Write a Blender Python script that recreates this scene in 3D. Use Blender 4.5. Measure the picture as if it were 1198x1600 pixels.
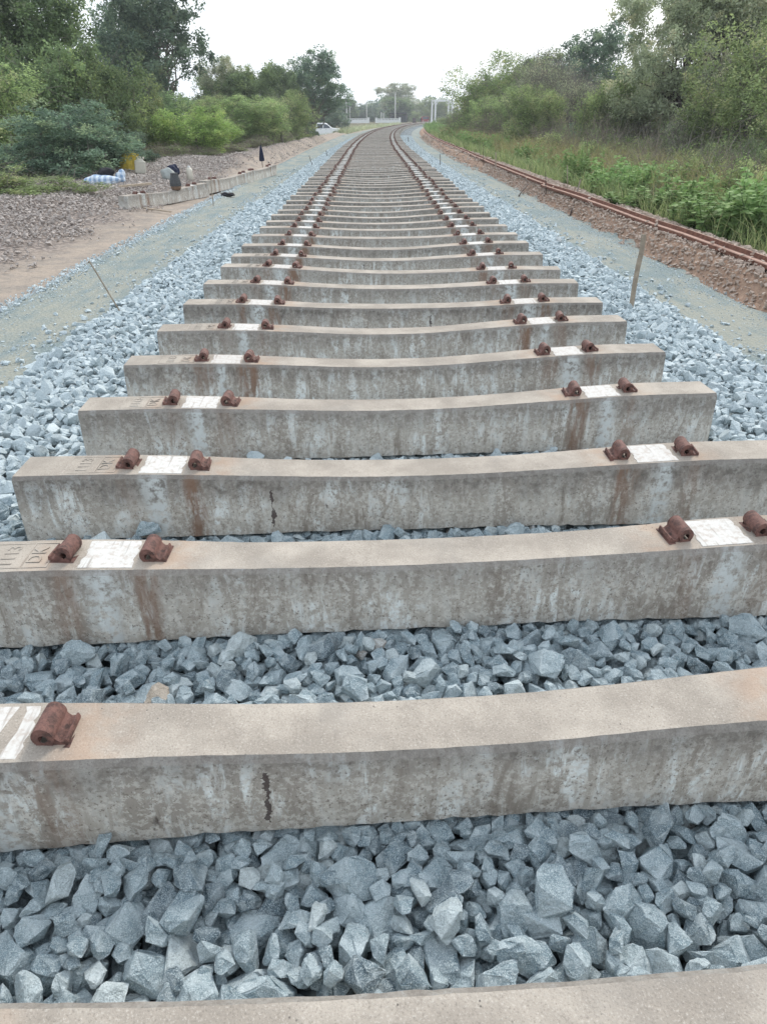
import bpy, bmesh, math, random
import numpy as np
from mathutils import Vector, Matrix, Euler
S = bpy.context.scene
for o in list(bpy.data.objects): bpy.data.objects.remove(o)
COL = S.collection
rad = math.radians
rng = np.random.default_rng(7); random.seed(7)

# ------------------------------------------------------------ camera
CF = Vector((0.01108836, 0.85922435, -0.51147881))
CR = Vector((0.99984755, -0.01642666, -0.00591914))
CD = Vector((-0.01348776, -0.5113352, -0.85927551))
CP = Vector((-0.126, 0.0, 1.048)); FPX = 1037.8
cam = bpy.data.objects.new('camera', bpy.data.cameras.new('camera')); COL.objects.link(cam)
M = Matrix((CR, -CD, -CF)).transposed().to_4x4(); M.translation = CP
cam.matrix_world = M
cam.data.sensor_fit = 'AUTO'; cam.data.sensor_width = 36; cam.data.lens = 36*FPX/1600
cam.data.clip_start = 0.02; cam.data.clip_end = 5000
S.camera = cam
# ------------------------------------------------------------ sky, sun, exposure
SUN_EL, SUN_AZ = 38, 25          # azimuth measured from +Y towards +X
W = bpy.data.worlds.new('World'); S.world = W; W.use_nodes = True
nt = W.node_tree; nt.nodes.clear()
out = nt.nodes.new('ShaderNodeOutputWorld'); bg = nt.nodes.new('ShaderNodeBackground')
sky = nt.nodes.new('ShaderNodeTexSky'); sky.sky_type = 'NISHITA'; sky.sun_disc = False
sky.sun_elevation = rad(SUN_EL); sky.sun_rotation = rad(SUN_AZ); sky.dust_density = 4; sky.air_density = 1.2
cl = nt.nodes.new('ShaderNodeTexNoise'); cl.inputs['Scale'].default_value = 1.6; cl.inputs['Detail'].default_value = 5
rp = nt.nodes.new('ShaderNodeValToRGB')
rp.color_ramp.elements[0].position = .3; rp.color_ramp.elements[0].color = (8.9, 9.8, 10.9, 1)
rp.color_ramp.elements[1].position = .7; rp.color_ramp.elements[1].color = (11.0, 11.4, 11.9, 1)
mx = nt.nodes.new('ShaderNodeMix'); mx.data_type = 'RGBA'; mx.inputs[0].default_value = .82
tc = nt.nodes.new('ShaderNodeTexCoord')
nt.links.new(tc.outputs['Generated'], cl.inputs['Vector'])
nt.links.new(cl.outputs['Fac'], rp.inputs['Fac'])
nt.links.new(sky.outputs[0], mx.inputs[6]); nt.links.new(rp.outputs[0], mx.inputs[7])
nt.links.new(mx.outputs[2], bg.inputs['Color']); bg.inputs['Strength'].default_value = .115
nt.links.new(bg.outputs[0], out.inputs[0])
sl = bpy.data.lights.new('sun', 'SUN'); sl.energy = 2.3; sl.angle = rad(16); sl.color = (1, .94, .86)
so = bpy.data.objects.new('sun', sl); COL.objects.link(so)
sd = Vector((math.sin(rad(SUN_AZ))*math.cos(rad(SUN_EL)), math.cos(rad(SUN_AZ))*math.cos(rad(SUN_EL)), math.sin(rad(SUN_EL))))
so.rotation_euler = (-sd).to_track_quat('-Z', 'Y').to_euler()
S.view_settings.view_transform = 'Standard'; S.view_settings.look = 'None'
S.view_settings.exposure = 0.30; S.view_settings.gamma = 1
S.cycles.max_bounces = 6; S.cycles.diffuse_bounces = 3; S.cycles.transmission_bounces = 3; S.cycles.transparent_max_bounces = 4
S.cycles.use_denoising = True

# ------------------------------------------------------------ helpers
def bp(x, y, z=0.):
    v = CF*FPX + CR*(x-599) + CD*(y-800); return CP + v*((z-CP.z)/v.z)
def atY(x, y, Y):
    v = CF*FPX + CR*(x-599) + CD*(y-800); return CP + v*(Y/v.y)
S0, RC = 25.0, 800.0
def trk(s, t):
    s = np.asarray(s, float); t = np.asarray(t, float)
    ph = np.maximum(s-S0, 0)/RC
    cx = RC*(1-np.cos(ph)); cy = np.where(s > S0, S0+RC*np.sin(ph), s)
    return cx+t*np.cos(ph), cy-t*np.sin(ph)
def inv(x, y):
    x = np.asarray(x, float); y = np.asarray(y, float)
    ax = x-RC; ay = y-S0
    r = np.hypot(ax, ay); ph = np.arctan2(ay, -ax)
    s = np.where(y > S0, S0+RC*ph, y); t = np.where(y > S0, RC-r, x)
    return s, t
def sn(x, y, seed=0, f=1.):       # smooth pseudo noise -1..1
    x = np.asarray(x, float)*f; y = np.asarray(y, float)*f
    return (np.sin(x*1.7+seed*3.1+1.3*np.sin(y*1.1+seed)) + np.sin(y*1.9-seed*1.7+1.1*np.sin(x*1.3+seed*2)) + .6*np.sin((x+y)*3.1+seed*.7) + .4*np.sin((x-y)*4.7+seed*5))/3.
def sm(a, b, v):
    u = np.clip((v-a)/(b-a), 0, 1); return u*u*(3-2*u)
def gz(s, t):                      # terrain height in track coordinates
    s = np.asarray(s, float); t = np.asarray(t, float)
    z = np.full(np.broadcast(s, t).shape, -.345)
    n = sn(s, t, 3, .9)*.035 + sn(s, t, 5, 2.7)*.015
    # left: sandy strip, gravel heap, then lower scrub land
    heap = sm(-3.9, -6., t)*(.27+.10*sn(s, t, 1, .55)) * sm(60, 30, s)
    z = z + heap + n*sm(-3.3, -4.6, t)
    mnd = np.exp(-((t+4.35-.018*(s-30))/.55)**2)*sm(19, 27, s)*sm(74, 60, s)*(.33+.07*sn(s, t, 2, .8))
    z = z + mnd
    z = z - sm(-6.8, -9.5, t)*.25*sm(40, 25, s) - sm(-4.2, -5.4, t)*.95*sm(60, 72, s)*sm(190, 130, s) - sm(-5.6, -8., t)*1.*sm(34, 55, s)*sm(72, 60, s)
    z = z - .012*np.exp(-((t+3.05)/.12)**2)*0 + .05*np.exp(-((t+3.13+.05*sn(s, s*.3, 4, 2.))/.13)**2)
    # right: stony berm carrying the old rails, then lower ground
    z = z + sm(3.02, 3.27, t)*.20 + n*sm(3., 3.5, t)*.3
    z = z - sm(3.62, 4.6, t)*.28 - sm(4.5, 9., t)*.55 + .1*sn(s, t, 6, .35)*sm(4.8, 8, t)
    return z
def gxy(x, y):
    s, t = inv(x, y); return float(gz(s, t))

def tag(o, label=None, cat=None, group=None, kind=None):
    if label: o['label'] = label
    if cat: o['category'] = cat
    if group: o['group'] = group
    if kind: o['kind'] = kind
    return o
def link(name, me, mat=None, parent=None):
    o = bpy.data.objects.new(name, me); COL.objects.link(o)
    if mat: me.materials.append(mat)
    if parent: o.parent = parent
    return o
def empty(name, loc, rz=0, label=None, cat=None, group=None):
    o = bpy.data.objects.new(name, None); COL.objects.link(o); o.location = loc; o.rotation_euler = (0, 0, rz)
    o.empty_display_size = .1
    return tag(o, label, cat, group)
def kids(o): return [c for c in bpy.data.objects if c.parent == o]
def copy_tree(o, ch=None):
    c = o.copy(); COL.objects.link(c)
    for k in (ch if ch is not None else kids(o)):
        d = k.copy(); COL.objects.link(d); d.parent = c
    return c
def npmesh(name, V, F, attrs=None, smooth=False):
    """V (n,3); F (m,k) uniform faces; attrs: dict name -> per-vertex floats"""
    V = np.ascontiguousarray(V, np.float32); F = np.ascontiguousarray(F, np.int32)
    me = bpy.data.meshes.new(name); k = F.shape[1]
    me.vertices.add(len(V)); me.vertices.foreach_set('co', V.ravel())
    me.loops.add(F.size); me.loops.foreach_set('vertex_index', F.ravel())
    me.polygons.add(len(F)); me.polygons.foreach_set('loop_start', np.arange(0, F.size, k, dtype=np.int32))
    me.polygons.foreach_set('use_smooth', np.full(len(F), smooth))
    for n_, a in (attrs or {}).items():
        at = me.attributes.new(n_, 'FLOAT', 'POINT'); at.data.foreach_set('value', np.ascontiguousarray(a, np.float32))
    me.update(calc_edges=True); return me

class MB:
    def __init__(s): s.v = []; s.f = []; s.sm = []
    def add(s, vs, fs, smooth=False):
        b = len(s.v); s.v += [tuple(v) for v in vs]; s.f += [tuple(b+i for i in f) for f in fs]; s.sm += [smooth]*len(fs)
        return s
    def box(s, c, d, rz=0, rx=0, ry=0, taper=1.):
        R = Euler((rx, ry, rz)).to_matrix(); c = Vector(c); vs = []
        for z in (-1, 1):
            k = taper if z > 0 else 1
            for x, y in ((-1, -1), (1, -1), (1, 1), (-1, 1)):
                vs.append(c+R @ Vector((x*d[0]/2*k, y*d[1]/2*k, z*d[2]/2)))
        return s.add(vs, [(3, 2, 1, 0), (4, 5, 6, 7), (0, 1, 5, 4), (1, 2, 6, 5), (2, 3, 7, 6), (3, 0, 4, 7)])
    def tube(s, pts, rr, n=8, cap=True, smooth=True):
        pts = [Vector(p) for p in pts]
        if not hasattr(rr, '__len__'): rr = [rr]*len(pts)
        vs = []; fs = []
        for i, p in enumerate(pts):
            d = (pts[min(i+1, len(pts)-1)]-pts[max(i-1, 0)]).normalized()
            a = d.orthogonal().normalized() if i == 0 else (a-d*a.dot(d)).normalized()
            b = d.cross(a)
            for k in range(n):
                t = 2*math.pi*k/n; vs.append(p+(a*math.cos(t)+b*math.sin(t))*rr[i])
        for i in range(len(pts)-1):
            for k in range(n):
                fs.append((i*n+k, i*n+(k+1) % n, (i+1)*n+(k+1) % n, (i+1)*n+k))
        s.add(vs, fs, smooth)
        if cap:
            b = len(s.v)-len(vs)
            s.f += [tuple(b+k for k in range(n))[::-1], tuple(b+(len(pts)-1)*n+k for k in range(n))]; s.sm += [False, False]
        return s
    def prism(s, poly, y0, y1, fn=None, smooth=False):   # poly in (x,z) extruded along y
        n = len(poly); vs = [(x, y0, z) for x, z in poly]+[(x, y1, z) for x, z in poly]
        if fn: vs = [fn(*v) for v in vs]
        fs = [(k, (k+1) % n, n+(k+1) % n, n+k) for k in range(n)]
        s.add(vs, fs, smooth); b = len(s.v)-2*n
        s.f += [tuple(b+k for k in range(n))[::-1], tuple(b+n+k for k in range(n))]; s.sm += [False, False]
        return s
    def lathe(s, prof, n=16, c=(0, 0, 0), jit=0, smooth=True):
        vs = []; fs = []
        for r, z in prof:
            for k in range(n):
                t = 2*math.pi*k/n; j = 1+jit*random.uniform(-1, 1)
                vs.append((c[0]+r*j*math.cos(t), c[1]+r*j*math.sin(t), c[2]+z))
        for i in range(len(prof)-1):
            for k in range(n): fs.append((i*n+k, i*n+(k+1) % n, (i+1)*n+(k+1) % n, (i+1)*n+k))
        s.add(vs, fs, smooth); b = len(s.v)-len(vs)
        s.f += [tuple(b+k for k in range(n))[::-1], tuple(b+(len(prof)-1)*n+k for k in range(n))]; s.sm += [False, False]
        return s
    def mesh(s, name, bevel=0, seg=1):
        me = bpy.data.meshes.new(name); me.from_pydata(s.v, [], s.f)
        me.polygons.foreach_set('use_smooth', s.sm)
        bm = bmesh.new(); bm.from_mesh(me); bmesh.ops.recalc_face_normals(bm, faces=bm.faces)
        if bevel: bmesh.ops.bevel(bm, geom=[e for e in bm.edges if e.is_manifold and e.calc_face_angle(0) > .6], offset=bevel, segments=seg, affect='EDGES', profile=.6)
        bm.to_mesh(me); bm.free(); return me
    def build(s, name, mat, parent=None, bevel=0, seg=1): return link(name, s.mesh(name, bevel, seg), mat, parent)

# ------------------------------------------------------------ materials
class NT:
    def __init__(s, name):
        s.m = bpy.data.materials.new(name); s.m.use_nodes = True; s.t = s.m.node_tree; s.t.nodes.clear()
        s.out = s.t.nodes.new('ShaderNodeOutputMaterial'); s.b = s.t.nodes.new('ShaderNodeBsdfPrincipled')
        s.t.links.new(s.b.outputs[0], s.out.inputs[0])
    def n(s, ty, **kw):
        nd = s.t.nodes.new(ty)
        for k, v in kw.items(): setattr(nd, k, v)
        return nd
    def put(s, sock, v):
        if isinstance(v, bpy.types.NodeSocket): s.t.links.new(v, sock)
        elif hasattr(v, '__len__') and len(v) == 3 and sock.type == 'RGBA': sock.default_value = (*v, 1)
        else: sock.default_value = v
    def math(s, op, a, b=0., c=None, clamp=False):
        nd = s.n('ShaderNodeMath', operation=op, use_clamp=clamp); s.put(nd.inputs[0], a); s.put(nd.inputs[1], b)
        if c is not None: s.put(nd.inputs[2], c)
        return nd.outputs[0]
    def mul(s, a, b): return s.math('MULTIPLY', a, b)
    def mr(s, v, a, b, c=0., d=1., smooth=True):
        nd = s.n('ShaderNodeMapRange', interpolation_type='SMOOTHSTEP' if smooth else 'LINEAR')
        for i, x in enumerate((v, a, b, c, d)): s.put(nd.inputs[i], x)
        return nd.outputs[0]
    def mix(s, f, a, b, mode='MIX'):
        nd = s.n('ShaderNodeMix', data_type='RGBA', blend_type=mode); s.put(nd.inputs[0], f); s.put(nd.inputs[6], a); s.put(nd.inputs[7], b)
        return nd.outputs[2]
    def noise(s, vec, scale=5, detail=4, rough=.55, dist=0., color=False):
        nd = s.n('ShaderNodeTexNoise'); s.put(nd.inputs['Vector'], vec); nd.inputs['Scale'].default_value = scale
        nd.inputs['Detail'].default_value = detail; nd.inputs['Roughness'].default_value = rough; nd.inputs['Distortion'].default_value = dist
        return nd.outputs['Color' if color else 'Fac']
    def vor(s, vec, scale=5, out='Distance', feature='F1', rnd=1.):
        nd = s.n('ShaderNodeTexVoronoi', feature=feature); s.put(nd.inputs['Vector'], vec); nd.inputs['Scale'].default_value = scale
        nd.inputs['Randomness'].default_value = rnd
        return nd.outputs[out]
    def scalev(s, vec, k, add=None):
        nd = s.n('ShaderNodeVectorMath', operation='MULTIPLY'); s.put(nd.inputs[0], vec); nd.inputs[1].default_value = k; r = nd.outputs[0]
        if add is not None:
            nd = s.n('ShaderNodeVectorMath', operation='ADD'); s.put(nd.inputs[0], r); s.put(nd.inputs[1], add); r = nd.outputs[0]
        return r
    def obj(s): return s.n('ShaderNodeTexCoord').outputs['Object']
    def pos(s): return s.n('ShaderNodeNewGeometry').outputs['Position']
    def attr(s, name): return s.n('ShaderNodeAttribute', attribute_name=name).outputs['Fac']
    def bump(s, h, st=.3, dist=.01):
        nd = s.n('ShaderNodeBump'); nd.inputs['Strength'].default_value = st; nd.inputs['Distance'].default_value = dist
        s.put(nd.inputs['Height'], h); s.t.links.new(nd.outputs[0], s.b.inputs['Normal'])
    def fin(s, col, rough=.8, spec=.3, metal=0.):
        s.put(s.b.inputs['Base Color'], col); s.put(s.b.inputs['Roughness'], rough); s.b.inputs['Specular IOR Level'].default_value = spec
        s.b.inputs['Metallic'].default_value = metal; return s.m

def mat_concrete():
    k = NT('weathered_concrete'); o = k.obj(); sep = k.n('ShaderNodeSeparateXYZ'); k.put(sep.inputs[0], o)
    X, Y, Z = sep.outputs
    rnd = k.n('ShaderNodeObjectInfo').outputs['Random']
    off = k.n('ShaderNodeCombineXYZ'); k.put(off.inputs[0], k.mul(rnd, 37.)); k.put(off.inputs[2], k.mul(rnd, 91.))
    P = k.scalev(o, (1, 1, 1), off.outputs[0])
    ST = k.scalev(o, (1, .3, .22), off.outputs[0])
    nz = k.n('ShaderNodeSeparateXYZ'); k.put(nz.inputs[0], k.n('ShaderNodeNewGeometry').outputs['Normal'])
    top = k.mr(nz.outputs[2], .8, .93)
    # top face
    fine = k.noise(P, 260, 2, .7)
    tcol = k.mix(k.mr(k.noise(P, 5, 5, .6), .35, .68), (.29, .26, .225), (.42, .38, .33))
    tcol = k.mix(k.mr(fine, .54, .74, 0, .5), tcol, (.56, .525, .475))
    tcol = k.mix(k.mr(fine, .46, .3, 0, .5), tcol, (.17, .15, .13))
    tcol = k.mix(k.mr(k.noise(P, 2.2, 6, .65), .52, .72, 0, .55), tcol, (.25, .235, .215))
    # sides
    med = k.noise(P, 34, 6, .68)
    streak = k.noise(ST, 24, 6, .68, .6)
    streak2 = k.noise(ST, 9, 4, .6, .4)
    scol = k.mix(k.mr(streak2, .35, .65), (.33, .305, .27), (.45, .425, .38))
    scol = k.mix(k.mul(k.mul(k.mr(streak, .47, .60), k.mr(med, .40, .52)), k.mr(k.noise(P, 4.3, 3), .38, .6, .25, 1.)), scol, (.70, .74, .73))
    scol = k.mix(k.mul(k.mr(k.noise(P, 60, 5, .75), .5, .56), .7), scol, (.60, .585, .54))
    scol = k.mix(k.mul(k.mr(streak, .47, .33), k.mr(k.noise(P, 3.1, 3), .35, .65, .15, .75)), scol, (.215, .185, .155))
    scol = k.mix(k.mr(k.noise(P, 110, 3, .7), .58, .66, 0, .75), scol, (.16, .14, .12))
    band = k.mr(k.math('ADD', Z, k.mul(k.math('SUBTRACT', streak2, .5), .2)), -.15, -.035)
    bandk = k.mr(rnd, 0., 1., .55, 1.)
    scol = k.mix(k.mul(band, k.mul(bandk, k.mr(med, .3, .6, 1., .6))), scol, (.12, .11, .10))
    # rust and wash streaks on the sides below the clips
    ax = k.math('ABSOLUTE', X)
    wob = k.mul(k.math('SUBTRACT', k.noise(ST, 12, 3, .5), .5), .10)
    axw = k.math('ADD', ax, wob)
    def near(c, w, r=None): return k.mr(k.math('ABSOLUTE', k.math('SUBTRACT', axw, c)), w, w*.25)
    rust = k.math('MAXIMUM', near(.765, .055), k.mul(near(.985, .06), .65))
    sgn = k.mr(k.noise(k.scalev(o, (.9, .1, .1), off.outputs[0]), 1.3, 2), .42, .56)
    rust = k.mul(k.mul(rust, k.mr(k.noise(ST, 40, 4, .6), .34, .54)), k.mr(sgn, 0, 1, .35, 1.))
    scol = k.mix(k.mul(rust, .85), scol, (.20, .12, .08))
    scol = k.mix(k.mul(near(.885, .05), k.mr(med, .4, .56, .1, .85)), scol, (.56, .60, .60))
    # rust halo on top beside the clips
    halo = k.math('MAXIMUM', k.mr(k.math('ABSOLUTE', k.math('SUBTRACT', ax, .70)), .12, 0), k.mul(k.mr(k.math('ABSOLUTE', k.math('SUBTRACT', ax, 1.03)), .10, 0), .8))
    tcol = k.mix(k.mul(halo, k.mr(k.noise(P, 14, 4), .35, .65, .1, .5)), tcol, (.38, .25, .17))
    spots = k.vor(P, 60); 
    tcol = k.mix(k.mul(k.mr(spots, .14, .06), k.mr(k.noise(P, 8, 2), .56, .62, 0, .8)), tcol, (.08, .075, .07))
    # old thin cracks
    oc = k.n('ShaderNodeSeparateColor'); k.put(oc.inputs[0], k.n('ShaderNodeObjectInfo').outputs['Color'])
    sx = k.math('SUBTRACT', k.math('ADD', X, k.mul(k.math('SUBTRACT', k.noise(o, 16, 4, .7), .5), .06)), k.mul(k.math('SUBTRACT', oc.outputs[0], .5), 2.6))
    wd = k.mr(k.noise(k.scalev(o, (.2, 1, 1)), 24, 3, .7), .35, .7, .001, .010)
    stn = k.mul(k.math('LESS_THAN', k.math('ABSOLUTE', sx), wd), k.mul(k.math('LESS_THAN', oc.outputs[2], .5), k.mul(k.math('LESS_THAN', Z, -.075), k.math('GREATER_THAN', Z, -.225))))
    cr = k.vor(k.scalev(o, (1., .5, .35), off.outputs[0]), 2.3, 'Distance', 'DISTANCE_TO_EDGE')
    sp2 = k.noise(k.scalev(o, (1., .2, .22), off.outputs[0]), 17, 3, .6); crm = k.mul(k.mul(k.mr(sp2, .73, .77), k.mr(k.math('ADD', Z, k.mul(med, .2)), -.0, -.06)), k.math('SUBTRACT', 1., top))
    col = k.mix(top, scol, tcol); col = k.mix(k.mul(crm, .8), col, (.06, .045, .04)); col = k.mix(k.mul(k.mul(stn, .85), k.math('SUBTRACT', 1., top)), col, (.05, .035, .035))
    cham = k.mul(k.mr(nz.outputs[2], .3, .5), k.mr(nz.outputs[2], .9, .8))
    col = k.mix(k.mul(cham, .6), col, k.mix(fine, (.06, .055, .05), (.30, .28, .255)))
    h = k.math('ADD', k.mul(fine, .35), k.mul(k.noise(P, 90, 3, .7), .8))
    k.bump(h, .55, .004)
    return k.fin(col, .9, .15)
def mat_stone(name, cols, speck=(.55, .6, .62), spk=.5, dirt=None, scale=1.):
    k = NT(name); P = k.pos(); r = k.attr('rnd')
    rp = k.n('ShaderNodeValToRGB'); e = rp.color_ramp.elements
    rp.color_ramp.interpolation = 'LINEAR'
    while len(e) < len(cols): e.new(.5)
    for i, c in enumerate(cols): e[i].position = c[0]; e[i].color = (*c[1], 1)
    k.put(rp.inputs[0], r); c = rp.outputs[0]
    n1 = k.noise(P, 60*scale, 5, .7); n2 = k.noise(P, 420*scale, 3, .75); n3 = k.noise(P, 14, 3)
    c = k.mix(k.mr(n1, .35, .7, 0, .45), c, k.mix(.5, c, speck), )
    c = k.mix(k.mr(n2, .5, .66, 0, spk), c, speck)
    c = k.mix(k.mr(n2, .47, .33, 0, .55), c, (.04, .05, .06))
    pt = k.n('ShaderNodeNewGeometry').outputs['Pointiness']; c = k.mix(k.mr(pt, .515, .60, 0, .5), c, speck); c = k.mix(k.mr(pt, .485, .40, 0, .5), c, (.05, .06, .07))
    vd = k.vor(P, 75*scale)
    if dirt: c = k.mix(k.mr(n3, .5, .75, 0, dirt[0]), c, dirt[1])
    k.bump(k.math('ADD', k.math('ADD', k.mul(n1, 1.2), k.mul(n2, .45)), k.mul(vd, .8)), .8, .008)
    return k.fin(c, .8, .3)
def mat_flat(name, c, rough=.7, var=.25, scale=12, spec=.3, metal=0., bump=.2, c2=None):
    k = NT(name); P = k.obj(); n1 = k.noise(P, scale, 5, .65)
    d = c2 or tuple(x*(1-var) for x in c)
    col = k.mix(k.mr(n1, .35, .68), c, d)
    k.bump(k.noise(P, scale*5, 4, .7), bump, .004)
    return k.fin(col, rough, spec, metal)
def mat_leaf(name, lo, hi, alt=None, tr=.28, rough=.75):
    B_ = 2.75 if tr < .3 else 1.1
    lo = tuple(v*B_*.8 for v in lo); hi = tuple(v*B_ for v in hi); alt = tuple(v*B_ for v in alt) if alt else None
    k = NT(name); r = k.attr('rnd'); c = k.mix(r, lo, hi)
    oi = k.n('ShaderNodeObjectInfo').outputs['Random']
    if alt: c = k.mix(k.mr(k.attr('alt'), .72, 1., 0, .8), c, alt)
    hs = k.n('ShaderNodeHueSaturation'); k.put(hs.inputs['Color'], c); k.put(hs.inputs['Value'], k.mr(oi, 0, 1, .82, 1.18, False)); k.put(hs.inputs['Hue'], k.mr(oi, 0, 1, .49, .508, False))
    c = hs.outputs[0]
    k.fin(c, rough, .25)
    t = k.n('ShaderNodeBsdfTranslucent'); k.put(t.inputs[0], c); m = k.n('ShaderNodeMixShader'); m.inputs[0].default_value = max(tr, .36)
    k.t.links.new(k.b.outputs[0], m.inputs[1]); k.t.links.new(t.outputs[0], m.inputs[2]); k.t.links.new(m.outputs[0], k.out.inputs[0])
    return k.m
M_ = {}
M_['concrete'] = mat_concrete()
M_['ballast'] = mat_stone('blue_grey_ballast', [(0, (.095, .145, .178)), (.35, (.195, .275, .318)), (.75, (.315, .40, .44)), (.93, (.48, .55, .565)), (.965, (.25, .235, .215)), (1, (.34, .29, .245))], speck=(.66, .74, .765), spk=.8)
M_['brownstone'] = mat_stone('brown_gravel', [(0, (.17, .145, .13)), (.4, (.27, .23, .205)), (.8, (.36, .31, .275)), (1, (.42, .36, .32))], speck=(.5, .46, .43), spk=.3)
M_['redstone'] = mat_stone('reddish_rubble', [(0, (.24, .17, .135)), (.4, (.37, .275, .22)), (.8, (.46, .365, .30)), (1, (.50, .43, .37))], speck=(.5, .42, .36), spk=.3)
M_['rust'] = mat_flat('rusted_iron', (.19, .095, .078), .75, 0, 60, .4, 0., .7, c2=(.06, .034, .03))
def mat_rail():
    k = NT('old_rusted_rail'); P = k.obj(); nz = k.n('ShaderNodeSeparateXYZ'); k.put(nz.inputs[0], k.n('ShaderNodeNewGeometry').outputs['Normal'])
    c = k.mix(k.mr(k.noise(P, 14, 5, .7), .35, .65), (.20, .10, .072), (.12, .06, .045))
    c = k.mix(k.mul(k.mr(nz.outputs[2], .3, .9), k.mr(k.noise(P, 6, 4), .3, .6, .5, 1)), c, (.46, .31, .25))
    k.bump(k.noise(P, 60, 4, .7), .5, .004); return k.fin(c, .85, .15)
M_['rustrail'] = mat_rail()
M_['grout'] = mat_flat('dirty_grout_plug', (.13, .115, .10), .9, .4, 120)
def mat_white():
    k = NT('chalky_whitewash'); o = k.obj(); rnd = k.n('ShaderNodeObjectInfo').outputs['Random']
    off = k.n('ShaderNodeCombineXYZ'); k.put(off.inputs[0], k.mul(rnd, 30.))
    n1 = k.noise(k.scalev(o, (1, .06, .1), off.outputs[0]), 70, 3, .6); n2 = k.noise(k.scalev(o, (1, 1, 1), off.outputs[0]), 45, 5, .7)
    c = k.mix(k.mr(n1, .56, .68, 0, .65), (.58, .58, .56), (.22, .19, .165))
    c = k.mix(k.mr(n2, .46, .66, 0, .75), c, (.42, .37, .33)); c = k.mix(k.mr(rnd, 0, 1, 0, .35), c, (.40, .36, .33)); k.bump(n1, .5, .004)
    return k.fin(c, .85, .2)
M_['white'] = mat_white()
def mat_path():
    k = NT('crusher_dust'); P = k.pos(); n1 = k.math('ADD', k.mul(k.noise(P, 1.6, 6, .65), .5), k.mul(k.noise(k.scalev(P, (3.2, .35, 1)), 1.7, 5, .65), .5)); n2 = k.noise(P, 55, 4, .75); v = k.vor(P, 42); v2 = k.vor(P, 95)
    c = k.mix(k.mr(n1, .41, .58), (.195, .24, .24), (.30, .305, .26))
    c = k.mix(k.mr(n2, .45, .7, 0, .6), c, (.14, .185, .21))
    c = k.mix(k.mul(k.mr(v, .32, .18), k.mr(k.noise(P, 6, 3), .42, .6, .1, .8)), c, (.34, .385, .40))
    c = k.mix(k.mr(v2, .25, .1, 0, .5), c, (.40, .43, .42))
    k.bump(k.math('ADD', k.mul(v, -1.2), k.mul(n2, .6)), .7, .012)
    return k.fin(c, .95, .1)
M_['path'] = mat_path()
def mat_bed():
    k = NT('ballast_bed'); P = k.pos(); v = k.n('ShaderNodeTexVoronoi'); k.put(v.inputs['Vector'], P); v.inputs['Scale'].default_value = 15
    sp = k.n('ShaderNodeSeparateColor'); k.put(sp.inputs[0], v.outputs['Color'])
    c = k.mix(k.mr(v.outputs['Distance'], .3, .75), k.mix(sp.outputs[0], (.14, .18, .205), (.30, .345, .365)), (.05, .065, .075))
    k.bump(k.mul(v.outputs['Distance'], -1.), .9, .04)
    return k.fin(c, .9, .2)
M_['bed'] = mat_bed()
def mat_ground():
    k = NT('earth_and_scrub_ground'); P = k.pos(); t = k.attr('tt')
    w = k.mul(k.math('SUBTRACT', k.noise(P, 1.1, 5, .6), .5), 1.6); tw = k.math('ADD', t, w)
    n1 = k.noise(P, 3.2, 6, .7); n2 = k.noise(P, 38, 4, .75); v = k.vor(P, 17)
    sand = k.mix(k.mr(n1, .38, .64), (.355, .30, .25), (.26, .232, .205))
    sand = k.mix(k.mr(n2, .5, .7, 0, .45), sand, (.25, .20, .165))
    grav = k.mix(k.mr(v, .25, .6), k.mix(k.mr(n1, .4, .6), (.29, .255, .235), (.36, .305, .265)), (.15, .13, .12))
    scrub = k.mix(k.mr(n1, .4, .62), (.075, .085, .042), (.17, .14, .09))
    red = k.mix(k.mr(n2, .4, .65), (.36, .25, .185), (.27, .185, .14))
    c = k.mix(k.mr(tw, -3.8, -4.5), sand, grav)
    c = k.mix(k.mr(tw, -8.3, -9.6), c, scrub)
    c = k.mix(k.mr(t, 2.4, 2.6), c, red); c = k.mix(k.mr(tw, 3.7, 4.3), c, scrub)
    k.bump(k.math('ADD', k.mul(n2, .7), k.mul(v, -.8)), .7, .02)
    return k.fin(c, .95, .1)
M_['ground'] = mat_ground()

# ------------------------------------------------------------ ground sheets
def sheet(name, ss, tt, dz, mat, kind='structure', edge=0., seed=0):
    s, t = np.meshgrid(ss, tt, indexing='ij')
    if edge:
        wob0 = edge*(sn(ss, ss*.2, seed, 2.1)+.5*sn(ss, ss*.3, seed+3, 7.)); wob1 = edge*(sn(ss, ss*.3, seed+7, 1.7)+.5*sn(ss, ss, seed+5, 6.))
        a = (tt-tt[0])/(tt[-1]-tt[0])
        t = t + wob0[:, None]*(1-a)[None, :]**4 + wob1[:, None]*(a)[None, :]**4
    x, y = trk(s, t); z = (gz(s, t) if not callable(dz) else 0)+(dz(s, t) if callable(dz) else dz)
    n, m = s.shape; i = np.arange(n*m).reshape(n, m)
    F = np.stack([i[:-1, :-1], i[:-1, 1:], i[1:, 1:], i[1:, :-1]], -1).reshape(-1, 4)[:, ::-1]
    o = link(name, npmesh(name, np.stack([x, y, z], -1).reshape(-1, 3), F, {'tt': t.ravel()}, True), mat)
    return tag(o, kind=kind)
ssg = np.concatenate([np.linspace(-200, -8, 12)[:-1], np.arange(-8, 30, .16), np.arange(30, 90, .5), np.arange(90, 240, 2.5), np.array([240, 260, 300, 360, 400, 450])])
ttg = np.concatenate([-np.array([380, 280, 200, 100, 60, 40, 28, 20, 16]), np.arange(-13, -2.4, .16), [-2.2, -1, 0, 1, 2.2], np.arange(2.4, 6, .08), np.arange(6, 12, .4), [13, 16, 20, 28, 40, 60, 100, 200, 280, 380]]).astype(float)
def clampground(s, t):
    return gz(s, t)-.004*0
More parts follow.
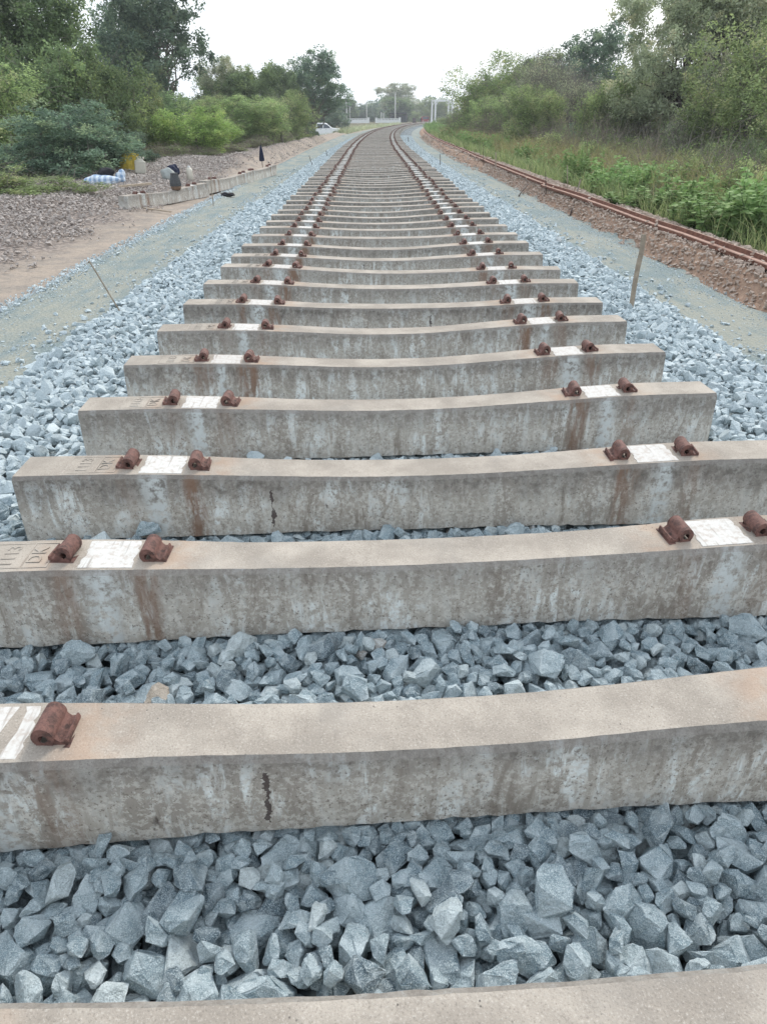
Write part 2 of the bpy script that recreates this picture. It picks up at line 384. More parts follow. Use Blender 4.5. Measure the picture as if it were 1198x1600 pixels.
sheet('ground', ssg, ttg, -.02, M_['ground'])
ssp = np.concatenate([np.arange(-6, 30, .12), np.arange(30, 150, .6)])
sheet('gravel_path', ssp, np.arange(-3.24, -2.0, .07), .0, M_['path'], edge=.07, seed=2)
sheet('gravel_path', ssp, np.arange(2.0, 3.09, .07), .0, M_['path'], edge=.06, seed=9)
def bedz(s, t):
    a = np.abs(t); return -.335 + np.where(s > 13, .05, 0.)*sm(13, 15, s) - sm(1.9, 2.4, a)*(.02+.05*sm(13, 15, s)) + .012*sn(s, t, 8, 9.)
sheet('ballast_bed', np.concatenate([np.arange(-6, 60, .12), np.arange(60, 300, 1.)]), np.arange(-2.42, 2.43, .08), bedz, M_['bed'], edge=.05, seed=5)

# ------------------------------------------------------------ stones
def hull(r, flat=1., n=13):
    bm = bmesh.new()
    for _ in range(n):
        d = r.normal(size=3); d /= np.linalg.norm(d); d *= r.uniform(.74, 1.08)
        bm.verts.new((d[0]*.5, d[1]*.5*.78, d[2]*.5*.62*flat))
    ret = bmesh.ops.convex_hull(bm, input=bm.verts)
    for v in [v for v in bm.verts if not v.link_faces]: bm.verts.remove(v)
    return bm
def stonevar(r, lod, flat=1.):
    bm = hull(r, flat, {0: 19, 1: 14, 2: 10, 3: 8}[lod])
    if lod <= 1:
        bmesh.ops.dissolve_limit(bm, angle_limit=.35, verts=bm.verts, edges=bm.edges)
        bmesh.ops.bevel(bm, geom=list(bm.edges), offset=.016, segments=1, affect='EDGES', profile=.5)
    bmesh.ops.triangulate(bm, faces=bm.faces)
    if lod == 0:
        bmesh.ops.subdivide_edges(bm, edges=[e for e in bm.edges if e.calc_length() > .12], cuts=1)
        for v in bm.verts: v.co += Vector(r.normal(size=3)*.011)
        bmesh.ops.triangulate(bm, faces=bm.faces)
    bm.verts.ensure_lookup_table()
    V = np.array([v.co[:] for v in bm.verts]); F = np.array([[v.index for v in f.verts] for f in bm.faces])
    bm.free(); return V, F
def rotm(e):   # n x 3 euler -> n x 3 x 3
    cx, cy, cz = np.cos(e).T; sx, sy, sz = np.sin(e).T
    R = np.empty((len(e), 3, 3))
    R[:, 0, 0] = cz*cy; R[:, 0, 1] = cz*sy*sx-sz*cx; R[:, 0, 2] = cz*sy*cx+sz*sx
    R[:, 1, 0] = sz*cy; R[:, 1, 1] = sz*sy*sx+cz*cx; R[:, 1, 2] = sz*sy*cx-cz*sx
    R[:, 2, 0] = -sy; R[:, 2, 1] = cy*sx; R[:, 2, 2] = cy*cx
    return R
def stonefield(P, size, eul, rnd, variants, name, mat):
    Vs = []; Fs = []; A = []; b = 0; R = rotm(eul); vi = rng.integers(0, len(variants), len(P))
    for k, (V, F) in enumerate(variants):
        idx = np.nonzero(vi == k)[0]
        if not len(idx): continue
        W_ = np.einsum('nij,vj->nvi', R[idx], V)*size[idx, None, None]+P[idx, None, :]
        n = len(V); Vs.append(W_.reshape(-1, 3)); Fs.append((F[None]+(b+np.arange(len(idx))*n)[:, None, None]).reshape(-1, 3)); b += n*len(idx)
        A.append(np.repeat(rnd[idx], n))
    return np.concatenate(Vs), np.concatenate(Fs), np.concatenate(A)
VAR = {l: [stonevar(rng, l, f) for f in rng.uniform(.8, 1.25, 22)] for l in (0, 1, 2, 3)}
# near sleepers: measured position of each one (left and right rail seat distances)
YL = [.337, .895, 1.524, 2.084, 2.683, 3.274, 3.875, 4.478, 5.089, 5.708, 6.218, 6.776, 7.376, 7.966, 8.464]
YR = [.400, .982, 1.595, 2.127, 2.76, 3.35, 3.947, 4.44, 5.031, 5.551, 6.186, 6.795, 7.351, 7.95, 8.522]
GH = 1.745/2
slp = []
for i, (a, b) in enumerate(zip(YL, YR)): slp.append(((a+b)/2+.035, math.atan2(b-a, 2*GH), 0.))
s_ = slp[-1][0]
while s_ < 148:
    s_ += .583+random.uniform(-.035, .035); slp.append((s_, random.gauss(0, .009), random.uniform(-.02, .02)))
slp.insert(0, (slp[0][0]-.6, .03, 0)) ; slp.insert(0, (slp[0][0]-.6, .02, 0.))   # two rows behind the viewer's feet
# deposition of the ballast on a height map
G0, G1, T1 = -1.3, 14., 2.6; DX = .0125
gs = np.arange(G0, G1, DX); gt = np.arange(-T1, T1, DX)
TS, TT = np.meshgrid(gs, gt, indexing='ij')
H = bedz(TS, TT)
target = -.262 + .012*sn(TS, TT, 11, 2.3)
at_ = np.abs(TT)+.06*sn(TS*1.7, TT, 12, 3.)
target = target - .085*sm(1.85, 2.45, at_) - .3*sm(2.32, 2.42, at_)
BL = np.zeros_like(H, bool)
for (y, rz, _) in slp:
    if y > G1+.3: break
    yc = y+np.tan(rz)*TT
    BL |= (np.abs(TS-yc) < .098) & (np.abs(TT) < 1.375)
target[BL] = np.minimum(target[BL], -.27)
bal = []
N_IT = 110000
for it in range(N_IT):
    k = 7; ci = rng.integers(2, len(gs)-2, k); cj = rng.integers(2, len(gt)-2, k)
    d = target[ci, cj]-H[ci, cj]; a = int(np.argmax(d))
    if d[a] < -.004: continue
    i, j = ci[a], cj[a]; sz = float(np.clip(rng.lognormal(np.log(.072), .28), .036, .135))
    if d[a] < .02: sz = min(sz, .06)
    hr = sz*.33; w = max(1, int(hr/DX)); i0, i1, j0, j1 = max(i-w, 0), i+w+1, max(j-w, 0), j+w+1
    Hw = H[i0:i1, j0:j1]; hh = sz*.30
    z0 = np.percentile(Hw, 45); cz = z0+hh*.55
    if BL[i0:i1, j0:j1].any(): cz = min(cz, -.256-hh*.95)
    si, tj = gs[i], gt[j]
    xx = (TS[i0:i1, j0:j1]-si)**2+(TT[i0:i1, j0:j1]-tj)**2
    cap = cz+hh*np.sqrt(np.clip(1-xx/(hr*1.25)**2, 0, 1)); m = xx < (hr*1.2)**2
    H[i0:i1, j0:j1] = np.where(m, np.maximum(Hw, cap), Hw)
    bal.append((tj, si, cz, sz))
bal = np.array(bal)
# a few strays on the paths
ns = 900; sd_ = rng.choice([-1, 1], ns); tt_ = sd_*(2.4+np.abs(rng.normal(0, .13, ns))); ss_ = rng.uniform(-1, 25, ns); sz_ = rng.uniform(.022, .075, ns)
bal = np.concatenate([bal, np.stack([tt_, ss_, gz(ss_, tt_)+sz_*.14, sz_], 1)])
n = len(bal); eul = np.stack([rng.normal(0, .45, n), rng.normal(0, .45, n), rng.uniform(0, 6.28, n)], 1)
steep = rng.random(n) < .22; eul[steep, 0] += rng.uniform(.7, 1.5, steep.sum())
Pb = bal[:, :3].copy(); rn = np.clip(rng.normal(.47, .27, n), 0, .93); br = rng.random(n) < .010; rn[br] = rng.uniform(.955, 1, br.sum())
parts = []
for lod, sel in ((0, bal[:, 1] < 2.3), (1, (bal[:, 1] >= 2.3) & (bal[:, 1] < 6.5)), (2, bal[:, 1] >= 6.5)):
    parts.append(stonefield(Pb[sel], bal[sel, 3], eul[sel], rn[sel], VAR[lod], '', None))
# farther ballast: jittered grid, only where the sleepers do not hide it
ss_ = []; tt_ = []
for s0, s1, d, w0 in ((14, 30, .062, .0), (30, 62, .085, 1.15)):
    a, b = np.meshgrid(np.arange(s0, s1, d), np.arange(-2.36, 2.36, d), indexing='ij'); a = a.ravel(); b = b.ravel()
    q = np.abs(b) > w0; a = a[q]+rng.uniform(-.5, .5, q.sum())*d; b = b[q]+rng.uniform(-.5, .5, q.sum())*d; ss_.append(a); tt_.append(b)
ss_ = np.concatenate(ss_); tt_ = np.concatenate(tt_); n = len(ss_)
keep = np.abs(tt_) < 2.36+.08*sn(ss_, tt_, 4, 3.)-.04; ss_, tt_ = ss_[keep], tt_[keep]; n = len(ss_)
x, y = trk(ss_, tt_); zz = bedz(ss_, tt_)+rng.uniform(0, .02, n)
parts.append(stonefield(np.stack([x, y, zz], 1), np.clip(rng.normal(.082, .015, n), .05, .13), np.stack([rng.normal(0, .45, n), rng.normal(0, .45, n), rng.uniform(0, 6.28, n)], 1), np.clip(rng.normal(.45, .2, n), 0, .93), VAR[3], '', None))
def merge(parts):
    Vs = []; Fs = []; As = []; b = 0
    for V, F, A in parts: Vs.append(V); Fs.append(F+b); As.append(A); b += len(V)
    return np.concatenate(Vs), np.concatenate(Fs), np.concatenate(As)
V, F, A = merge(parts)
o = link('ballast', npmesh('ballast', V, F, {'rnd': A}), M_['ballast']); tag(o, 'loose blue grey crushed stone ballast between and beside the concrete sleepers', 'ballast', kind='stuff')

def scatter(name, s0, s1, t0, t1, d, size, mat, label, cat, lod=3, prob=None, jit=.5, flat=.2, sink=.1):
    a, b = np.meshgrid(np.arange(s0, s1, d), np.arange(t0, t1, d), indexing='ij'); a = a.ravel()+rng.uniform(-jit, jit, a.size)*d; b = b.ravel()+rng.uniform(-jit, jit, b.size)*d
    if prob is not None: q = rng.random(a.size) < prob(a, b); a = a[q]; b = b[q]
    n = len(a); x, y = trk(a, b); sz = np.clip(rng.lognormal(np.log(size), .35, n), size*.5, size*2.2)
    z = gz(a, b)-.02*0+sz*sink
    V, F, A = stonefield(np.stack([x, y, z], 1), sz, np.stack([rng.normal(0, .4, n), rng.normal(0, .4, n), rng.uniform(0, 6.28, n)], 1), np.clip(rng.normal(.5, .25, n), 0, 1), VAR[lod], '', None)
    o = link(name, npmesh(name, V, F, {'rnd': A}), mat); return tag(o, label, cat, kind='stuff')
scatter('gravel', 2, 26, -9.2, -3.7, .058, .055, M_['brownstone'], 'brown grey stony gravel heaped on the left of the track', 'gravel', 3,
        lambda a, b: np.clip(sm(-4.1, -5.0, b+.7*sn(a, b, 21, 1.2))*sm(-9.2, -8., b), .03, 1)*(a < 26))
scatter('gravel', 26, 50, -6.4, -3.4, .09, .045, M_['brownstone'], 'scattered brown stones on the long earth mound at left', 'gravel', 3, lambda a, b: np.clip(.45+.5*sn(a, b, 3, 1.), 0, 1))
scatter('rubble', 1, 22, 2.93, 3.9, .04, .046, M_['redstone'], 'reddish brown rubble stones banked up below the old rails at right', 'rubble', 2,
        lambda a, b: sm(2.98, 3.1, b+.06*sn(a, b, 4, 3.))*1.0)
scatter('rubble', 22, 60, 2.95, 3.8, .11, .075, M_['redstone'], 'reddish stones along the far part of the right hand berm', 'rubble', 3, lambda a, b: .7+0*a)
scatter('grit', -1, 16, -3.3, -2.25, .036, .017, M_['ballast'], 'small grey grit strewn over the left dust strip', 'grit', 3, lambda a, b: np.clip(.35+.6*sn(a, b, 33, 1.6)+.7*sm(-2.85, -3.05, b), .05, 1))
scatter('grit', -1, 16, 2.25, 3.05, .036, .017, M_['ballast'], 'small grey grit strewn over the right dust strip', 'grit', 3, lambda a, b: np.clip(.4+.6*sn(a, b, 35, 1.6)+.6*sm(2.7, 2.95, b), .05, 1))
scatter('gravel', -1, 22, -3.4, -3.05, .045, .035, M_['ballast'], 'low ridge of blue grey chips along the outer edge of the left dust strip', 'gravel', 3, lambda a, b: .75+0*a)

# ------------------------------------------------------------ sleepers
def ztop(x):
    a = np.abs(x); return -.043*sm(1.14, .05, a)
def beam_mesh(seed, hi):
    r = np.random.default_rng(seed); X = np.linspace(-1.375, 1.375, 111 if hi else 15)
    n = len(X); Vt = []
    zt = ztop(X)+r.uniform(-.007, .009)*sm(.62, .1, np.abs(X))
    wy = .066+.010*sm(.4, .95, np.abs(X))
    j = (lambda a: r.normal(0, a, n)) if hi else (lambda a: np.zeros(n))
    endt = (np.abs(X) > 1.37)*.004
    prof = [(-(wy+.022)+endt, -.25+endt+np.abs(j(.0035))), (-(wy+.012)+j(.0006), zt-.012+j(.0004)), (-wy+j(.0004), zt+j(.0003)), (wy+j(.0004), zt+j(.0003)), (wy+.012+j(.0006), zt-.012+j(.0004)), (wy+.022-endt, -.25+endt+np.abs(j(.003)))]
    if hi:   # a mid row on the faces and two on the top for small undulation
        prof.insert(1, (-(wy+.017)+j(.0008), (zt-.25)/2))
        prof.insert(4, (0*wy, zt+j(.0006)))
        prof.insert(7, (wy+.017+j(.0008), (zt-.25)/2))
    m = len(prof)
    V = np.stack([np.stack([X, py+0*X, pz+0*X], 1) for py, pz in prof], 1).reshape(-1, 3)
    V[:m, 0] += .0; 
    # ends lean slightly: shorter at the top
    V[:, 0] *= 1-.006*(V[:, 2]+.25)/.25
    F = []
    for i in range(n-1):
        for k in range(m): F.append((i*m+k, i*m+(k+1) % m, (i+1)*m+(k+1) % m, (i+1)*m+k))
    mb = MB(); mb.add(V.tolist(), F); mb.f += [tuple(range(m)), tuple((n-1)*m+k for k in range(m))[::-1]]; mb.sm += [False, False]
    return mb.mesh('beam')
def seat_mesh():      # thin worn layer of whitewash with ragged ends
    X = np.linspace(-.068, .068, 9); Y = np.linspace(-.0665, .0665, 15); bm = bmesh.new(); r = random.Random(4); V = {}
    e0 = [r.uniform(-.006, .003) for _ in Y]; e1 = [r.uniform(-.003, .006) for _ in Y]
    for a, x in enumerate(X):
        for b, y in enumerate(Y): V[a, b] = bm.verts.new((x+(e0[b] if a == 0 else 0)+(e1[b] if a == 8 else 0), y, .0012+(.0006 if a % 3 == 1 else 0)))
    for a in range(8):
        for b in range(14): bm.faces.new((V[a, b], V[a+1, b], V[a+1, b+1], V[a, b+1]))
    r_ = bmesh.ops.extrude_face_region(bm, geom=list(bm.faces)); bmesh.ops.translate(bm, vec=(0, 0, -.004), verts=[v for v in r_['geom'] if isinstance(v, bmesh.types.BMVert)])
    bmesh.ops.recalc_face_normals(bm, faces=bm.faces); me = bpy.data.meshes.new('rail_seat'); bm.to_mesh(me); bm.free(); return me
def clip_mesh(lod):
    mb = MB(); na = 14 if lod == 0 else 6; Ro, Ri, L = .033, .0135, .044; zc = .030
    # sleeve: thick ring with a hole, its outer lower half squared off
    def ring(y, k=1.):
        a = []
        for i in range(na+1):
            t = math.pi*(-.22)+math.pi*1.44*i/na; a.append((Ro*k*math.cos(t), y, zc+Ro*k*math.sin(t)))
        return a
    outer = [ring(-L), ring(-L*.55), ring(L*.6, .98), ring(L, .95)]
    V = sum(outer, []); n = na+1; F = []
    for q in range(3):
        for i in range(na): F.append((q*n+i, q*n+i+1, (q+1)*n+i+1, (q+1)*n+i))
    mb.add(V, F, True)
    for y, sgn in ((-L, 1), (L, -1)):
        k = 1 if y < 0 else .95
        Vr = []; Fr = []
        for i in range(na+1):
            t = math.pi*(-.22)+math.pi*1.44*i/na
            Vr += [(Ro*k*math.cos(t), y, zc+Ro*k*math.sin(t)), (Ri*math.cos(t), y-.0*sgn, zc-.004+Ri*math.sin(t)), (Ri*math.cos(t), y+sgn*.05*(y < 0)+sgn*.02*(y > 0), zc-.004+Ri*math.sin(t))]
        for i in range(na): Fr += [(3*i, 3*i+3, 3*i+4, 3*i+1), (3*i+1, 3*i+4, 3*i+5, 3*i+2)]
        mb.add(Vr, Fr, False)
        mb.add([(Ro*.78, y+sgn*.001, -.004), (-Ro*.78, y+sgn*.001, -.004), (-Ro*.74, y+sgn*.001, zc-.02), (-Ri, y+sgn*.001, zc-.01), (0, y+sgn*.001, zc-.004-Ri), (Ri, y+sgn*.001, zc-.01), (Ro*.74, y+sgn*.001, zc-.02)], [tuple(range(7))])
    # saddle flange running out to an upturned lip
    pf = [(.012, -.004), (.066, -.004), (.070, .010), (.067, .022), (.061, .021), (.056, .013), (.046, .012), (.037, .020), (.030, .032), (.012, .030)]
    mb.prism(pf, -L*.93, L*.9)
    # plain base pad
    mb.box((.018, 0, -.002), (.112, .098, .006))
    mb.v = [(x*.66, y*.86, z*.74) for x, y, z in mb.v]
    return mb.mesh('clip_shoulder')
CLIP = [clip_mesh(0), clip_mesh(1)]; CLIP[0].materials.append(M_['rust']); CLIP[1].materials.append(M_['rust'])
SEAT = seat_mesh(); SEAT.materials.append(M_['white'])
BEAMS = [beam_mesh(i, True) for i in range(5)]+[beam_mesh(9, False)]
for b in BEAMS: b.materials.append(M_['concrete'])
# cast relief marks near the left end of each sleeper top (read across the track)
def relief(body, x0, size):
    cu = bpy.data.curves.new('m', 'FONT'); cu.body = body; cu.size = size; cu.extrude = .0012; cu.align_x = 'CENTER'; cu.resolution_u = 2
    ob = bpy.data.objects.new('m', cu); COL.objects.link(ob); dg = bpy.context.evaluated_depsgraph_get(); dg.update()
    me = bpy.data.meshes.new_from_object(ob.evaluated_get(dg)); bpy.data.objects.remove(ob)
    me.transform(Matrix.Translation((x0, 0, .0006)) @ Matrix.Rotation(math.pi/2, 4, 'Z'))
    return me
REL = []
for body, x0, y0 in (('1', -1.13, -.04), ('1', -1.13, -.014), ('1', -1.13, .012), ('3', -1.13, .038), ('D', -1.055, -.02), ('K', -1.055, .022)):
    REL.append(relief(body, x0, .055)); REL[-1].transform(Matrix.Translation((0, y0, 0))); REL[-1].materials.append(M_['concrete'])
def panel_mesh():      # one connected frame with a bar across
    xs = (-1.207, -1.203, -1.101, -1.097, -1.032, -1.028); ys = (-.062, -.058, .058, .062); bm = bmesh.new(); V = {}
    for i, x in enumerate(xs):
        for j, y in enumerate(ys): V[i, j] = bm.verts.new((x, y, .0008))
    for i in range(5):
        for j in range(3):
            if j == 1 and i in (1, 3): continue
            bm.faces.new((V[i, j], V[i+1, j], V[i+1, j+1], V[i, j+1]))
    r = bmesh.ops.extrude_face_region(bm, geom=list(bm.faces)); bmesh.ops.translate(bm, vec=(0, 0, -.004), verts=[v for v in r['geom'] if isinstance(v, bmesh.types.BMVert)])
    bmesh.ops.recalc_face_normals(bm, faces=bm.faces)
    me = bpy.data.meshes.new('cast_frame'); bm.to_mesh(me); bm.free(); return me
PAN = panel_mesh(); PAN.materials.append(M_['concrete'])
protos = []
for v in range(6):
    e = bpy.data.objects.new('concrete_sleeper', None); e.empty_display_size = .1
    ch = [('beam', BEAMS[v], (0, 0, 0), 0, 1)]
    for sx in (-1, 1):
        z = float(ztop(np.array(GH)))
        sl_ = float((ztop(np.array(GH+.08))-ztop(np.array(GH-.08)))/.16)
        ch.append(('rail_seat', SEAT, (sx*GH, 0, z), -sx*math.atan(sl_), 1))
        for q in (-1, 1):
            xx = sx*GH+q*.1125; zz = float(ztop(np.array(abs(xx))))
            ch.append(('clip_shoulder', CLIP[0 if v < 5 else 1], (xx, 0, zz-.001), 0, q))
    if v < 5:
        ch.append(('cast_frame', PAN, (0, 0, 0), 0, 1)); ch += [('cast_digit' if g < 4 else 'cast_letter', REL[g], (0, 0, 0), 0, 1) for g in range(6)]
    protos.append(ch)
def make_sleeper(v, loc, rot, stain=None):
    e = empty('concrete_sleeper', loc); e.rotation_euler = rot
    for (nm, me, l, ry, q) in protos[v]:
        if nm in ('cast_digit', 'cast_letter') and loc[1] > 6.5: continue
        c = bpy.data.objects.new(nm, me); COL.objects.link(c); c.parent = e; c.location = l; c.rotation_euler = (0, ry, math.pi if q == -1 else 0)
        if nm == 'beam' and stain is not None: c.color = (stain/2.6+.5, 0, 0, 1)
        if nm == 'clip_shoulder': c.rotation_euler = (random.uniform(-.05, .05), 0, (0 if q == 1 else math.pi)+random.uniform(-.08, .08))
    return e
SL_LAB = {2: 'concrete sleeper cut off by the bottom edge of the photo, only its top showing',
          3: 'nearest wholly exposed concrete sleeper, one rusty clip at far left, dark drip stain',
          4: 'wide concrete sleeper just beyond the nearest exposed one, four rusty clips in view',
          5: 'concrete sleeper with a flat blue stone leaning on its front near the left end',
          6: 'nearest concrete sleeper with both its ends inside the photo',
          7: 'concrete sleeper directly behind the nearest one that shows both its ends',
          8: 'concrete sleeper whose right end meets the foot of the leaning wooden stake'}
ordn = ['', 'first', 'second', 'third', 'fourth', 'fifth', 'sixth', 'seventh', 'eighth', 'ninth', 'tenth', 'eleventh', 'twelfth', 'thirteenth', 'fourteenth', 'fifteenth', 'sixteenth', 'seventeenth', 'eighteenth', 'nineteenth', 'twentieth']
for i, (y, rz, dx) in enumerate(slp):
    if i < 1: continue
    s = y; x, yy = trk(s, dx); ph = max(s-S0, 0)/RC
    v = i % 5 if s < 16 else 5
    roll_ = random.gauss(0, .004) if i > 16 else 0
    dxx = 0
    e = make_sleeper(v, (float(x)+dxx, float(yy), random.uniform(-.006, .006) if i > 16 else 0), (0, roll_, rz-ph), {3: -.36, 5: -.49, 9: .25, 12: -.2}.get(i))
    if i == 3:
        for c in e.children:
            if c.location.x < 0: c.location.x -= .024 if c.name.startswith(('clip', 'rail')) else 0
            elif c.name.startswith(('clip', 'rail')): c.location.x += .022
    if i == 1: lab = 'concrete sleeper behind the viewer, just below the photo'
    elif i in SL_LAB: lab = SL_LAB[i]
    elif i <= 8+20: lab = 'concrete sleeper, %s row beyond the one touching the leaning wooden stake' % ordn[i-8]
    else: lab = 'small concrete sleeper in the tightly packed rows far up the track, towards the curve'
    tag(e, lab, 'railway sleeper', 'concrete sleepers laid across the ballast')

# loose flat stone leaning on the fourth sleeper, and the buff one in the ballast
def one_stone(name, loc, size, eul, mat, label):
    V, F = stonevar(np.random.default_rng(int(abs(loc[0])*1000)), 0, .7); V = V*np.array(size)
    me = npmesh(name, V, F, {'rnd': np.full(len(V), .5)}); o = link(name, me, mat); o.location = loc; o.rotation_euler = eul
    return tag(o, label, 'stone')
one_stone('stone', (-.93, 2.005, -.205), (.12, .10, .045), (1.25, 0, .1), M_['ballast'], 'flat blue grey stone leaning against the front of a sleeper at left')
M_['buff'] = mat_stone('buff_stone', [(0, (.42, .36, .29)), (1, (.45, .39, .32))], speck=(.55, .5, .44))
p = bp(243, 1088, -.24)
one_stone('stone', (p.x, p.y, -.235), (.075, .09, .05), (.3, .2, -.6), M_['buff'], 'pale buff stone lying in the blue ballast behind the nearest sleeper')
# ------------------------------------------------------------ vegetation
def leaves(C, rad_, cnt, L, Wd, up=.35, tone=None, droop=0., seed=0):
    """C (n,3) clump centres, rad_ clump radius (n,) -> leaf quads with tone attributes"""
    r = np.random.default_rng(seed); n = len(C); idx = np.repeat(np.arange(n), cnt); m = len(idx)
    d = r.normal(size=(m, 3)); d /= np.linalg.norm(d, axis=1)[:, None]
    P = C[idx] + d*(r.random(m)**.5*rad_[idx])[:, None]*np.array([1, 1, .8]); P[:, 2] -= droop*r.random(m)*rad_[idx]
    a = r.normal(size=(m, 3)); a[:, 2] = a[:, 2]*.6-droop*.8; a /= np.linalg.norm(a, axis=1)[:, None]
    nn = r.normal(size=(m, 3))+np.array([0, 0, up*2.2]); b = np.cross(nn, a); b /= np.linalg.norm(b, axis=1)[:, None]+1e-9
    l = (L*r.uniform(.6, 1.35, m))[:, None]; w = (Wd*r.uniform(.6, 1.3, m))[:, None]
    V = np.stack([P, P+a*l*.45+b*w*.5, P+a*l, P+a*l*.45-b*w*.5], 1).reshape(-1, 3)
    F = np.arange(4*m).reshape(m, 4)
    ct = r.random(n) if tone is None else tone
    t = np.clip(.62*ct[idx]+.38*r.random(m), 0, 1); al = r.random(n)
    return V, F, np.repeat(t, 4), np.repeat(np.clip(al[idx]*.9+.1*r.random(m), 0, 1), 4)
def limb(mb, a, b, r0, r1, r, bend=.12, n=5, sides=5):
    a = np.array(a, float); b = np.array(b, float); Ld = np.linalg.norm(b-a); pts = []
    off = r.normal(size=3)*bend*Ld
    for i in range(n+1):
        u = i/n; pts.append(tuple(a+(b-a)*u+off*math.sin(math.pi*u)+r.normal(size=3)*.02*Ld*(0 < i < n)))
    mb.tube(pts, [r0+(r1-r0)*i/n for i in range(n+1)], sides)
def tree_proto(H, Wd, lumps, ncl, cnt, L, Lw, crad, leafmat, barkmat, seed, trunk_r=.12, ntr=1, limbs=14, droop=0., spray=0, twigs=0, solid=False, surf=.55, twm=None):
    r = np.random.default_rng(seed)
    lp = np.array(lumps, float)   # x y z rx ry rz in units of W, W, H
    vol = lp[:, 3]*lp[:, 4]*lp[:, 5]; k = r.choice(len(lp), ncl, p=vol/vol.sum())
    d = r.normal(size=(ncl, 3)); d /= np.linalg.norm(d, axis=1)[:, None]
    q = r.random(ncl)**(1/3.); q = np.where(r.random(ncl) < surf, .72+.33*r.random(ncl), q)
    C = lp[k, :3]+d*q[:, None]*lp[k, 3:6]; C *= np.array([Wd, Wd, H])
    C[:, 2] = np.abs(C[:, 2]-.1)+.1
    rr = crad*r.uniform(.6, 1.4, ncl)
    V, F, t, al = leaves(C, rr, cnt, L, Lw, droop=droop, seed=seed+1)
    crown = npmesh('crown', V, F, {'rnd': t, 'alt': al}); crown.materials.append(leafmat)
    mb = MB()
    for i in range(ntr):
        bx, by = (0, 0) if ntr == 1 else (r.normal()*.12*Wd, r.normal()*.12*Wd)
        top = np.array([bx+r.normal()*.06*Wd, by+r.normal()*.06*Wd, H*.62])
        base = np.array([bx, by, -.4])
        limb(mb, base, top, trunk_r*(1 if i == 0 else .6), trunk_r*.3, r, .06, 7, 7)
        for j in range(limbs//ntr):
            u = r.uniform(.3, 1.); s0 = base+(top-base)*u; cc = C[r.integers(0, ncl, 7)]; c = cc[np.argmin(np.linalg.norm(cc-s0, axis=1))]
            if c[2] < s0[2]-.3*H: continue
            limb(mb, s0, c, trunk_r*.42*(1.2-u*.7), trunk_r*.08, r, .14, 5, 4)
    tm = mb.mesh('trunk'); tm.materials.append(barkmat)
    ch = [('crown', crown), ('trunk', tm)]
    if twigs:
        m = twigs; a = C[r.integers(0, ncl, m)]+r.normal(size=(m, 3))*crad*.6; dd = r.normal(size=(m, 3))+np.array([0, 0, .5]); dd /= np.linalg.norm(dd, axis=1)[:, None]
        ln = r.uniform(.25, .9, m)[:, None]; w = np.cross(dd, r.normal(size=(m, 3))); w /= np.linalg.norm(w, axis=1)[:, None]; w2 = np.cross(dd, w)
        b_ = a+dd*ln*.5+r.normal(size=(m, 3))*.05; c_ = a+dd*ln+r.normal(size=(m, 3))*.1; th = .007*max(1, H/4)
        V = np.concatenate([a+w*th, a-w*th*.5+w2*th*.8, a-w*th*.5-w2*th*.8, b_+w*th*.6, b_-w*th*.3+w2*th*.5, b_-w*th*.3-w2*th*.5, c_+w*.001, c_-w*.001, c_+w2*.001]).reshape(9, m, 3).transpose(1, 0, 2).reshape(-1, 3)
        f0 = np.array([[0, 1, 4, 3], [1, 2, 5, 4], [2, 0, 3, 5], [3, 4, 7, 6], [4, 5, 8, 7], [5, 3, 6, 8]])
        F = (f0[None]+9*np.arange(m)[:, None, None]).reshape(-1, 4)
        tw = npmesh('twigs', V, F, {'rnd': np.repeat(r.random(m), 9)}); tw.materials.append(twm or barkmat); ch.append(('twigs', tw))
    return dict(H=H, W=Wd, ch=ch)
LF = dict(
 dark=mat_leaf('dark_foliage', (.026, .042, .024), (.098, .138, .064), (.15, .19, .075)),
 blue=mat_leaf('bluish_foliage', (.026, .044, .036), (.09, .13, .085), (.14, .17, .095)),
 olive=mat_leaf('olive_foliage', (.045, .07, .03), (.155, .195, .085), (.20, .20, .11)),
 vine=mat_leaf('yellow_green_foliage', (.045, .075, .025), (.17, .22, .075), (.22, .24, .09)),
 bright=mat_leaf('bright_green_weed_leaves', (.09, .17, .055), (.27, .41, .16), (.30, .42, .17), .35),
 grey=mat_leaf('grey_green_foliage', (.075, .09, .062), (.19, .21, .135), (.24, .22, .15)),
 dry=mat_leaf('dry_grass', (.19, .175, .085), (.40, .37, .19), (.26, .31, .12), .3))
BK = dict(grey=mat_flat('grey_bark', (.22, .20, .175), .9, .4, 9, .1), dark=mat_flat('dark_bark', (.085, .07, .06), .9, .4, 9, .1), pale=mat_flat('dry_twigs', (.29, .25, .21), .9, .4, 9, .1))
def lumps(seed, n, kind):
    r = np.random.default_rng(seed); out = []
    if kind == 'ground':      # foliage down to the soil
        out.append((0, 0, .36, .31, .31, .38))
        for _ in range(n): a = r.uniform(0, 6.28); q = r.uniform(.14, .40); z = r.uniform(.12, .80)-.25*q; k = r.uniform(.09, .2)*(1.15-.5*z); out.append((q*math.cos(a), q*math.sin(a), z, k, k, k*1.1))
    elif kind == 'crown':     # on a bare trunk
        out.append((0, 0, .66, .24, .24, .2))
        for _ in range(n): a = r.uniform(0, 6.28); q = r.uniform(.12, .38); z = r.uniform(.4, .9)-.15*q; k = r.uniform(.08, .17); out.append((q*math.cos(a), q*math.sin(a), z, k, k, k*.75))
    elif kind == 'open':
        for _ in range(n): a = r.uniform(0, 6.28); q = r.uniform(.02, .42); z = r.uniform(.35, .93)-.3*q; k = r.uniform(.055, .11); out.append((q*math.cos(a), q*math.sin(a), z, k, k, k*.6))
    return out
TP = {}
